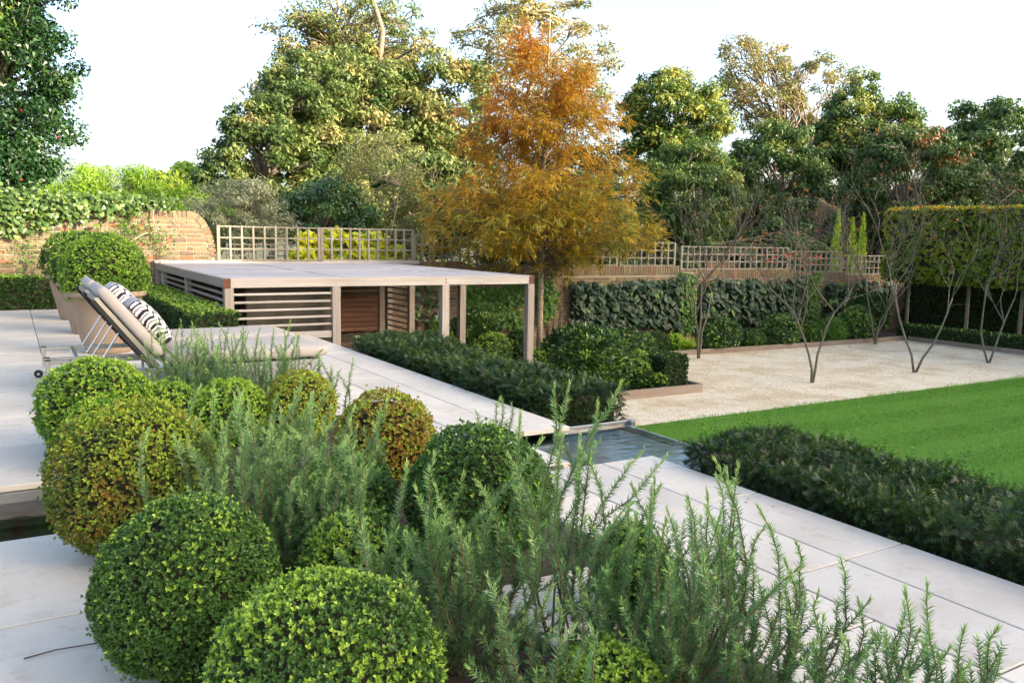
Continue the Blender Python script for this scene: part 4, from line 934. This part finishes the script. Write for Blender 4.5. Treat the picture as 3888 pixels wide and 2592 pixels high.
tree('chestnut with upper crown tinted paler for sunlight above the hawthorn', (30, 22.5, B), [((30.1, 22.5, 5.6), (2.2, 2, 1.9)), ((28.5, 22.4, 3.8), (1.6, 1.5, 1.6)), ((29.9, 22.5, 7.7), (.7, .7, .6))], 240, 66, .21, F_CHE, 109, .46, .2, tb=.45, topt=.2)
tree('dark hawthorn tinged with red berries above the pleached screen', (25.2, 17, B), [((25.1, 17, 3.2), (2.2, 1.9, 1.8)), ((27.2, 16.2, 2.8), (1.6, 1.5, 1.3))], 260, 80, .15, F_RED, 110, .42, .16, tb=.42, tv=.15)
tree('dark green tree at the right behind the hornbeam screen', (31.5, 18, B), [((31.6, 18, 4.4), (2.9, 2.2, 2.2)), ((34, 16.5, 3.4), (2.4, 2, 2.2))], 300, 64, .21, F_CHE, 111, .5, .22, tb=.32)
tree('low dark tree behind the shed roof', (23.6, 19, B), [((22.3, 19.0, 1.5), (1.8, 1.4, 1.2)), ((27.5, 19.0, 2.0), (2.2, 1.5, 1.6))], 60, 120, .22, F_CHE, 112, .5, .12, tb=.25)
tree('greenery filling in below the sycamore behind the grey tree', (11.9, 24.8, B), [((11.5, 24.8, 2.4), (2.1, 1.6, 1.6)), ((9.0, 24.6, 1.9), (1.5, 1.4, 1.4))], 200, 64, .20, F_SYC, 113, .42, .15, tb=.38)
tree('leafy tree low between the orange tree and the chestnut', (14.2, 19.9, B), [((14.1, 19.9, 1.7), (1.7, 1.3, 1.4))], 80, 110, .22, F_CHE, 114, .5, .12, tb=.32)
tree('grey stemmed small tree with fine pale leaves above the trellis', (7.75, 19.2, B), [((7.7, 19.1, 2.7), (1.0, .8, 1.0))], 46, 70, .10, F_GREY, 115, .34, .035, nbr=44, tip_r=.008, bark=BARKP, trunk_top=(7.7, 19.1, 3.3), stems=2, asp=.4)
tree('arching bright green bamboo behind the tall wall', (2.4, 21.5, B), [((2.4, 21.5, 1.9), (1.8, .9, .8)), ((.9, 21.2, 2.0), (.9, .8, .7)), ((4.4, 21.6, 1.5), (.8, .8, .6))], 80, 120, .17, F_BAMB, 116, .42, .03, asp=.2, nbr=36, name='bamboo', tip_r=.008, cat='bamboo')
tree('rounded silver grey leaved bush behind the curved wall end', (4.3, 18.6, B), [((4.3, 18.6, 1.6), (1.0, .8, .80))], 110, 110, .075, F_OLIV, 117, .27, .05, name='shrub', asp=.35, tip_r=.008, cat='shrub')
tree('dark green rounded evergreen bush behind the trellis', (6.3, 18.7, B), [((6.3, 18.7, 1.6), (1.05, .8, .85))], 70, 120, .10, F_LAUR, 118, .32, .05, name='shrub', asp=.45, tip_r=.01, tb=.45, cat='shrub')
tree('grey green bush beside the short trellis panel', (8.3, 18.6, B), [((8.3, 18.6, 1.45), (.75, .6, .7))], 40, 110, .085, F_GREY, 119, .28, .04, name='shrub', asp=.4, tip_r=.008, cat='shrub')
tree('yellow leaved fig behind the mossy trellis', (6.0, 16.6, B), [((6.0, 16.6, .85), (1.35, .4, .42))], 26, 34, .20, F_FIG, 120, .26, .04, name='fig_bush', asp=.8, tip_r=.01, tb=.6, nbr=16, cat='shrub')
tree('dark evergreen shrubs overgrowing the trellis behind the orange tree', (9.6, 16.2, B), [((9.0, 16.2, .9), (1.5, .6, .6)), ((11.2, 16.2, .8), (1.2, .6, .5))], 60, 110, .11, F_HEDGE, 121, .32, .05, name='shrub', asp=.4, tip_r=.01, tb=.22, cat='shrub')
tree('loose dark shrubbery behind the stepped and long trellis', (15.5, 17.2, B), [((13.5, 17.4, .6), (1.6, .7, .8)), ((16.4, 17.3, .5), (2.0, .7, .7)), ((19.6, 17.2, .6), (2.0, .7, .9))], 66, 100, .15, F_CHE, 122, .4, .06, name='shrub', asp=.4, tip_r=.01, tb=.2, cat='shrub')
tree('dark continuous tree mass far behind the stepped trellis', (22, 31, B), [((22.5, 31, 2.6), (4.0, 2, 3.0)), ((27.5, 29, 2.6), (3.5, 2, 3.2))], 170, 70, .22, F_CHE, 131, .6, .2, tb=.28)
tree('dark tree mass far behind the shed and hawthorn', (34, 24, B), [((32.5, 25.5, 2.8), (3.2, 2, 3.2)), ((37, 22, 3.4), (3.6, 2, 3.4))], 170, 70, .22, F_CHE, 132, .6, .2, tb=.28)
tree('low greenery closing the view left of the sycamore', (5.5, 33, B), [((5.2, 33.5, 1.6), (3.0, 1.6, 1.5)), ((1.5, 34, 1.4), (3, 1.5, 1.2))], 90, 60, .22, F_SYC, 133, .5, .12, tb=.4)
# holly on the left
hl = tree('large holly with glossy leaves coloured dark for shade and red berries over the wall', (-.9, 17.3, B), [((-.25, 17.2, 4.0), (1.5, 1.2, 2.3)), ((-.8, 17.2, 5.6), (1.9, 1.3, 1.8)), ((-.5, 17.0, 2.3), (1.1, 1.0, 1.0))], 560, 95, .105, F_HOLLY, 123, .34, .16, name='holly_tree', asp=.55, flat=.9, tb=.4, nbr=90, tip_r=.012, shell=.35)
bmv = MB()
for i in range(40):
    c = np.array([-.35, 16.4, 3.6])+rng.normal(0, 1, 3)*np.array([.7, .35, 1.2])
    bmv.tube([c-[0, 0, .018], c-[0, 0, .012], c+[0, 0, .012], c+[0, 0, .018]], [.006, .018, .018, .006], 5)
bmv.build('berries', BERRY, hl, True, 'stuff')

# orange narrow leaved ash
ash = thing('ash_tree', 'tall autumn ash with yellow orange and red narrow leaves', 'tree', (9.25, 14.3, GZ))
tx, ty = 9.25, 14.3
TP = np.array([[tx, ty, GZ-.02], [tx-.005, ty, -.4], [tx, ty, .55], [tx+.02, ty, 1.6], [tx, ty, 3.0], [tx+.05, ty, 4.6], [tx+.08, ty, 5.6]])
MB().tube(TP, [.072, .062, .056, .05, .04, .025, .010], 10).build('trunk', BARKP, ash, True)
for z in np.arange(-.85, .6, .21): MB().tube([(tx, ty, z-.012), (tx, ty, z), (tx, ty, z+.012)], [.060, .067, .060], 12, False).build('bark_ring', BARK, ash, True)
def ash_r(z):
    z = np.asarray(z, float); return np.interp(z, [.5, .8, 1.3, 2.0, 2.8, 3.6, 4.3, 5.0, 5.6, 6.3], [1.2, 2.1, 2.5, 2.1, 1.7, 1.5, 1.0, .68, .55, .2])
br = MB(); CL = []
_zz = np.linspace(.45, 5.6, 200); _w = ash_r(_zz+.35)**1.7; _w /= _w.sum()
for i in range(205):
    z0 = rng.choice(_zz, p=_w); a = rng.uniform(0, 6.283); Lr = float(ash_r(z0+.35))*rng.uniform(.65, 1.05)
    s = np.array([np.interp(z0, TP[:, 2], TP[:, 0]), ty, z0]); rise = .30+.5*(z0/6)
    e = s+np.array([Lr*math.cos(a), Lr*math.sin(a), Lr*rise*rng.uniform(.4, 1.1)]); P = branch_line(s, e, .06, .5, 7)
    br.tube(P, np.linspace(.018*(1-z0/9), .004, 7), 5)
    lf = rng.choice([.35, 1, 1.4], p=[.3, .5, .2])
    for j, q in enumerate(P[2:]):
        for k_ in range(int(round((3 if j < 4 else 5)*lf))): CL.append(q+rdir(1)[0]*np.array([.22, .22, .13])*rng.uniform(.3, 1.2))
br.build('branches', BARK, ash, True)
CL = np.array(CL); nz = Noise3(7, .9); parts = []
rep = 4; Q = np.repeat(CL, rep, 0); Q = Q+rdir(len(Q))*.12*rng.random((len(Q), 1)); n = len(Q)
rad = unit((Q-np.array([tx, ty, 0]))*np.array([1, 1, 0])); R1 = unit(rad*.7+rdir(n)*.7+np.array([0, 0, -.12]))
h = np.clip((Q[:, 2]-.4)/5.6, 0, 1); Tb = np.clip(.17+.60*h+.30*nz(Q)+rng.normal(0, .08, n), 0, 1)
S = unit(np.cross(R1, np.array([0, 0, 1.0]))); 
for k_ in range(5):
    fq = (k_//2+1)*.07 if k_ < 4 else .19; sg = (-1 if k_ % 2 else 1) if k_ < 4 else 0
    D = unit(R1+S*sg*.8+np.array([0, 0, -.45])) if sg else unit(R1+np.array([0, 0, -.4]))
    parts.append(leaves(Q+R1*fq, D, np.array([0, 0, 1.0])+rdir(n)*.5, .115*rng.uniform(.75, 1.2, n), .030, np.clip(Tb+rng.normal(0, .07, n), 0, 1), tri=True))
v, f, tt = cat_leaves(parts); mk('crown', v, f, F_ASH, ash, T=tt, kind='stuff')

# multi stemmed small trees on the gravel
def multi(label, base, stems, H, seed, nleaf, lean=.32):
    r = np.random.default_rng(seed); t = thing('multi_stemmed_tree', label, 'tree', (*base, GZ), 'bare multi stemmed trees on the gravel'); ml = MB(); tw = MB(); tips = []
    def grow(p, d, L, rad, lvl):
        m = 6 if lvl < 2 else 4; P = [np.array(p)]; dd = np.array(d, float)
        for i in range(m-1):
            dd = unit(dd+r.normal(0, .13, 3)+np.array([0, 0, .09])); P.append(P[-1]+dd*L/(m-1))
        P = np.array(P); (ml if lvl == 0 else tw).tube(P, np.linspace(rad, rad*.5, m), 7 if lvl == 0 else 4)
        if lvl >= 4: tips.append(P[-1]); return
        for k_ in range((3, 3, 3, 2)[lvl]):
            i = int(r.integers(m//2, m)) if k_ else m-1; o = unit(r.normal(size=3)*np.array([1, 1, .55])); nd = unit(dd+o*r.uniform(.5, 1.0)+np.array([0, 0, .06]))
            grow(P[i], nd, L*r.uniform(.58, .84), rad*.56, lvl+1)
        if lvl in (1, 2):
            for k_ in range(2): i = int(r.integers(1, m)); nd = unit(dd*.4+unit(r.normal(size=3))); grow(P[i], nd, L*.4, rad*.3, 4)
    for s, (lx, ly) in enumerate(stems):
        d = unit(np.array([(lx*.8575+ly*.51)*.85, (-lx*.5145+ly*.86)*.85, 1.0])); grow((base[0]+lx*.08, base[1]+ly*.08, GZ-.02), d, H*r.uniform(.55, .66), .026, 0)
    ml.build('trunks', BARKG, t, True); tw.build('twigs', BARKG, t, True)
    tips_ = np.array(tips); nleaf = int(nleaf*3.5)
    if nleaf:
        q = tips_[r.choice(len(tips_), nleaf)]+rdir(nleaf)*.03; v, f, tt = leaves(q, rdir(nleaf)+np.array([0, 0, -.5]), rdir(nleaf), .055, .034, r.random(nleaf)*.7, .1, True); mk('leaves', v, f, F_AUT, t, T=tt, kind='stuff')
    return t
multi('slender pale bare tree in front of the climber on the first pier', (12.69, 13.27), [(-.22, .05), (.02, 0), (.14, .1)], 2.5, 201, 6)
multi('bare vase shaped tree with twiggy head standing nearest the lawn edge', (12.39, 10.03), [(-.12, 0), (.24, .05)], 2.35, 202, 26)
multi('leaning bare tree with long pale limbs before the hornbeam screen', (15.31, 9.95), [(-.10, .1), (.40, .0)], 2.9, 203, 18)
multi('bare tree with wide forked stems close to the right hedge kerb', (18.14, 10.09), [(-.20, 0), (.42, .05)], 2.9, 204, 10)
multi('small bare tree leaning by the border under the red creeper', (16.2, 13.75), [(.20, 0), (.06, .1)], 2.6, 205, 30)
multi('bare tree with several upright stems near the wall corner', (18.74, 13.31), [(-.10, 0), (.05, .1), (.16, 0)], 2.6, 206, 16)
rc = thing('red_creeper', 'scarlet autumn creeper leaves hanging on the pale trellis', 'climber', (18, 15.3, .4))
nr = 55; q = np.array([18.2, 15.38, .82])+rng.normal(0, 1, (nr, 3))*np.array([.9, .05, .13])
v, f, tt = leaves(q, rdir(nr)+np.array([0, 0, -.8]), np.tile([0, -1., 0], (nr, 1))+rdir(nr)*.5, .075, .055, .8+.2*rng.random(nr), .1, True); mk('leaves', v, f, F_AUT, rc, T=tt, kind='stuff')

# ------------------------------------------------------------------ shed, playhouse and conifers behind the wall
SHT = solid('mossy_roof_tile', (.075, .06, .03), .9, 0, .5, 9, .5)
SHW = solid('dark_timber', (.07, .05, .035), .85, 0, .3, 8)
sh = thing('shed', 'dark timber shed with a steep mossy tiled roof behind the trellis', 'shed', (25, 20.5, GZ))
MB().box(22.6, 27.2, 19.6, 23.5, GZ, 1.2).build('wall', SHW, sh)
ap = (24.9, 21.4, 3.2); V = [(22.2, 19.2, 1.05), (27.6, 19.2, 1.05), (27.6, 23.9, 1.05), (22.2, 23.9, 1.05), (24.4, 21.5, 3.25), (25.4, 21.5, 3.25)]
rf = mk('roof', V, [(0, 1, 5, 4), (1, 2, 5), (2, 3, 4, 5), (3, 0, 4), (3, 2, 1, 0)], SHT, sh)
for i in range(16):
    f0 = i/16; z = 1.05+2.2*f0; y = 19.2+2.3*f0; xa = 22.2+2.2*f0; xb = 27.6-2.2*f0
    MB().bar((xa, y-.03, z+.025), (xb, y-.03, z+.025), .18, .025, up=(0, -.69, .72)).build('tile_course', SHT, rf)
ph = thing('playhouse', 'small timber playhouse with arched roof seen through the long trellis', 'playhouse', (17.2, 17.5, GZ))
MB().box(16.4, 17.7, 17.0, 18.2, GZ, .62).build('wall', solid('warm_timber', (.16, .085, .045), .8, 0, .25, 8), ph)
ar = MB(); pts = [(16.2+1.7*t_, 0, .60+.32*math.sin(math.pi*t_)) for t_ in np.linspace(0, 1, 9)]
for a, b in zip(pts[:-1], pts[1:]): ar.bar((a[0], 17.6, a[2]), (b[0], 17.6, b[2]), 1.5, .05, up=(0, 0, 1))
ar.build('arched_roof', SHT, ph)
MB().box(16.95, 17.25, 16.97, 16.998, .1, .45).build('window', BLACK, ph)
for (x, y, z, lb) in ((21.6, 16.9, 2.2, 'slim bright green columnar conifer nearest the shed'), (22.1, 16.75, 1.95, 'short slim conifer between two taller ones'), (22.45, 16.65, 2.1, 'slim columnar conifer in the middle of its row'), (23.6, 16.0, 2.2, 'slim columnar conifer beside the hornbeam screen')):
    t = thing('conifer', lb, 'conifer', (x, y, GZ), 'slim conifers behind the trellis'); n = 1500
    hh = rng.random(n); a = rng.uniform(0, 6.28, n); rr = .14*np.minimum(1, (1-hh)*3+.05)*np.sqrt(rng.random(n))*1.3
    P = np.stack([x+rr*np.cos(a), y+rr*np.sin(a), GZ+(z-GZ)*hh], 1); D = unit(np.stack([np.cos(a)*.3, np.sin(a)*.3, np.ones(n)], 1)+rdir(n)*.25)
    v, f, tt = leaves(P, D, np.stack([np.cos(a), np.sin(a), np.zeros(n)], 1), .10, .03, .35+.6*rng.random(n)); mk('foliage', v, f, F_BAMB, t, T=tt, kind='stuff')
    MB().tube([(x, y, GZ), (x, y, z-.2)], [.03, .008], 6).build('stem', TWIG, t)

# ------------------------------------------------------------------ lawn blades (stripes from mowing lean, with their sheen also put into the tint)
nb_ = 85000
bx_ = np.stack([rng.uniform(4.2, 19.5, nb_), rng.uniform(3.0, 8.72, nb_), np.full(nb_, GZ)], 1)
bx_[:, 1] = np.where(bx_[:, 1] > 8.5, bx_[:, 1]+.05*np.sin(bx_[:, 0]*3.1)+.03*np.sin(bx_[:, 0]*8.3), bx_[:, 1])
stripe = np.sign(np.sin((bx_[:, 1]+.03*bx_[:, 0])*2*math.pi/1.0))
D = unit(np.stack([.95*stripe+rng.normal(0, .45, nb_), rng.normal(0, .5, nb_), np.ones(nb_)], 1))
v, f, tt = leaves(bx_, D, rdir(nb_), .034*rng.uniform(.7, 1.3, nb_), .008, np.clip(.5+.13*stripe+rng.normal(0, .2, nb_), 0, 1), tri=True)
gs = mk('lawn_grass', v, f, F_GRASS, None, T=tt); tag(gs, 'short green grass blades of the striped lawn', 'grass', kind='stuff')
# fallen leaves on gravel and lawn
fl = thing('fallen_leaves', 'scattered small brown leaves lying on gravel and lawn', 'leaves', (13, 10, GZ)); nf = 260
q = np.stack([rng.uniform(5, 19, nf), rng.uniform(5, 13.3, nf), np.full(nf, GZ+.03)], 1); q[:, 2] = np.where(q[:, 1] < 8.68, GZ+.035, GZ+.006)
v, f, tt = leaves(q, rdir(nf)*np.array([1, 1, .1]), np.tile([0, 0, 1.], (nf, 1))+rdir(nf)*.3, .045, .028, rng.random(nf)*.6, .1, True); lo = mk('leaf_litter', v, f, F_AUT, fl, T=tt, kind='stuff')

tw_ = MB().tube([(-.02, 2.60, .004), (.06, 2.61, .006), (.16, 2.60, .005), (.22, 2.60, .004)], [.0025, .002, .002, .0012], 5).build('fallen_twig', TWIG); tag(tw_, 'thin reddish fallen twig on the paving beside the large box ball', 'twig')
tl = thing('fallen_leaves', 'few tiny dry leaves scattered over the limestone slabs', 'leaves', (2.5, 4, 0)); nf = 70
q = np.stack([np.where(rng.random(nf) < .6, rng.uniform(2.0, 3.03, nf), rng.uniform(-1.2, .25, nf)), rng.uniform(1.2, 11, nf), np.full(nf, .004)], 1); q = q[(q[:, 1] < 3.5) | (q[:, 1] > 4.55)]; q = q[(q[:, 1] < 9.8) | (q[:, 0] < 1)]; nf = len(q)
v, f, tt = leaves(q, rdir(nf)*np.array([1, 1, .1]), np.tile([0, 0, 1.], (nf, 1))+rdir(nf)*.3, .018, .009, rng.random(nf)*.5, .1, True); mk('leaf_litter', v, f, F_AUT, tl, T=tt, kind='stuff')

# ------------------------------------------------------------------ unseen house row behind the camera, sized and split to shape sun and shade
HB = solid('house_brick', (.33, .24, .15), .9, 0, .2, 6, .2); HR = solid('house_slate', (.07, .07, .075), .7, 0, .2, 6); HG = solid('window_glass', (.03, .035, .04), .08, 0, .1)
def house(label, x0, x1, y0, y1, ze, zr):
    t = thing('house', label, 'house', ((x0+x1)/2, (y0+y1)/2, GZ))
    MB().box(x0, x1, y0, y1, GZ-.1, ze).build('wall', HB, t)
    ym = (y0+y1)/2; V = [(x0-.3, y0-.4, ze-.1), (x1+.3, y0-.4, ze-.1), (x1+.3, y1+.4, ze-.1), (x0-.3, y1+.4, ze-.1), (x0-.3, ym, zr), (x1+.3, ym, zr)]
    mk('roof', V, [(0, 1, 5, 4), (2, 3, 4, 5), (1, 2, 5), (3, 0, 4), (3, 2, 1, 0)], HR, t)
    for x in np.arange(x0+1.5, x1-1.5, 3.0):
        for z in np.arange(.6, ze-1.6, 2.9):
            w_ = MB().box(x-.55, x+.55, y1+.002, y1+.03, z, z+1.5).build('window', WHITE, t); MB().box(x-.47, x+.47, y1+.031, y1+.036, z+.08, z+1.42).build('pane', HG, w_)
house('long lower brick house far behind the viewer shading the terrace', 8, 39.9, -34, -26, 11.0, 15.85)
house('tall narrow unseen brick house split off for a sun gap next to the lower house', 40.3, 44.7, -34, -26, 16.0, 19.6)
house('unseen low block added to let a sun streak between the first two tall houses', 45.05, 45.8, -34, -26, 11.8, 12.5)  # added low, so the gap above lays a sun streak on the gravel
house('tall unseen brick house behind the viewer between two added sun gaps', 46.2, 50.5, -34, -26, 16.0, 19.6)
house('unseen low block added to let sun past the longest tall house', 50.85, 51.6, -34, -26, 13.2, 13.9)  # added low, so the gap above sends sun to the corner bush
house('longest tall brick house far behind the viewer shading lawn and gravel', 52.0, 96, -34, -26, 16.0, 19.6)
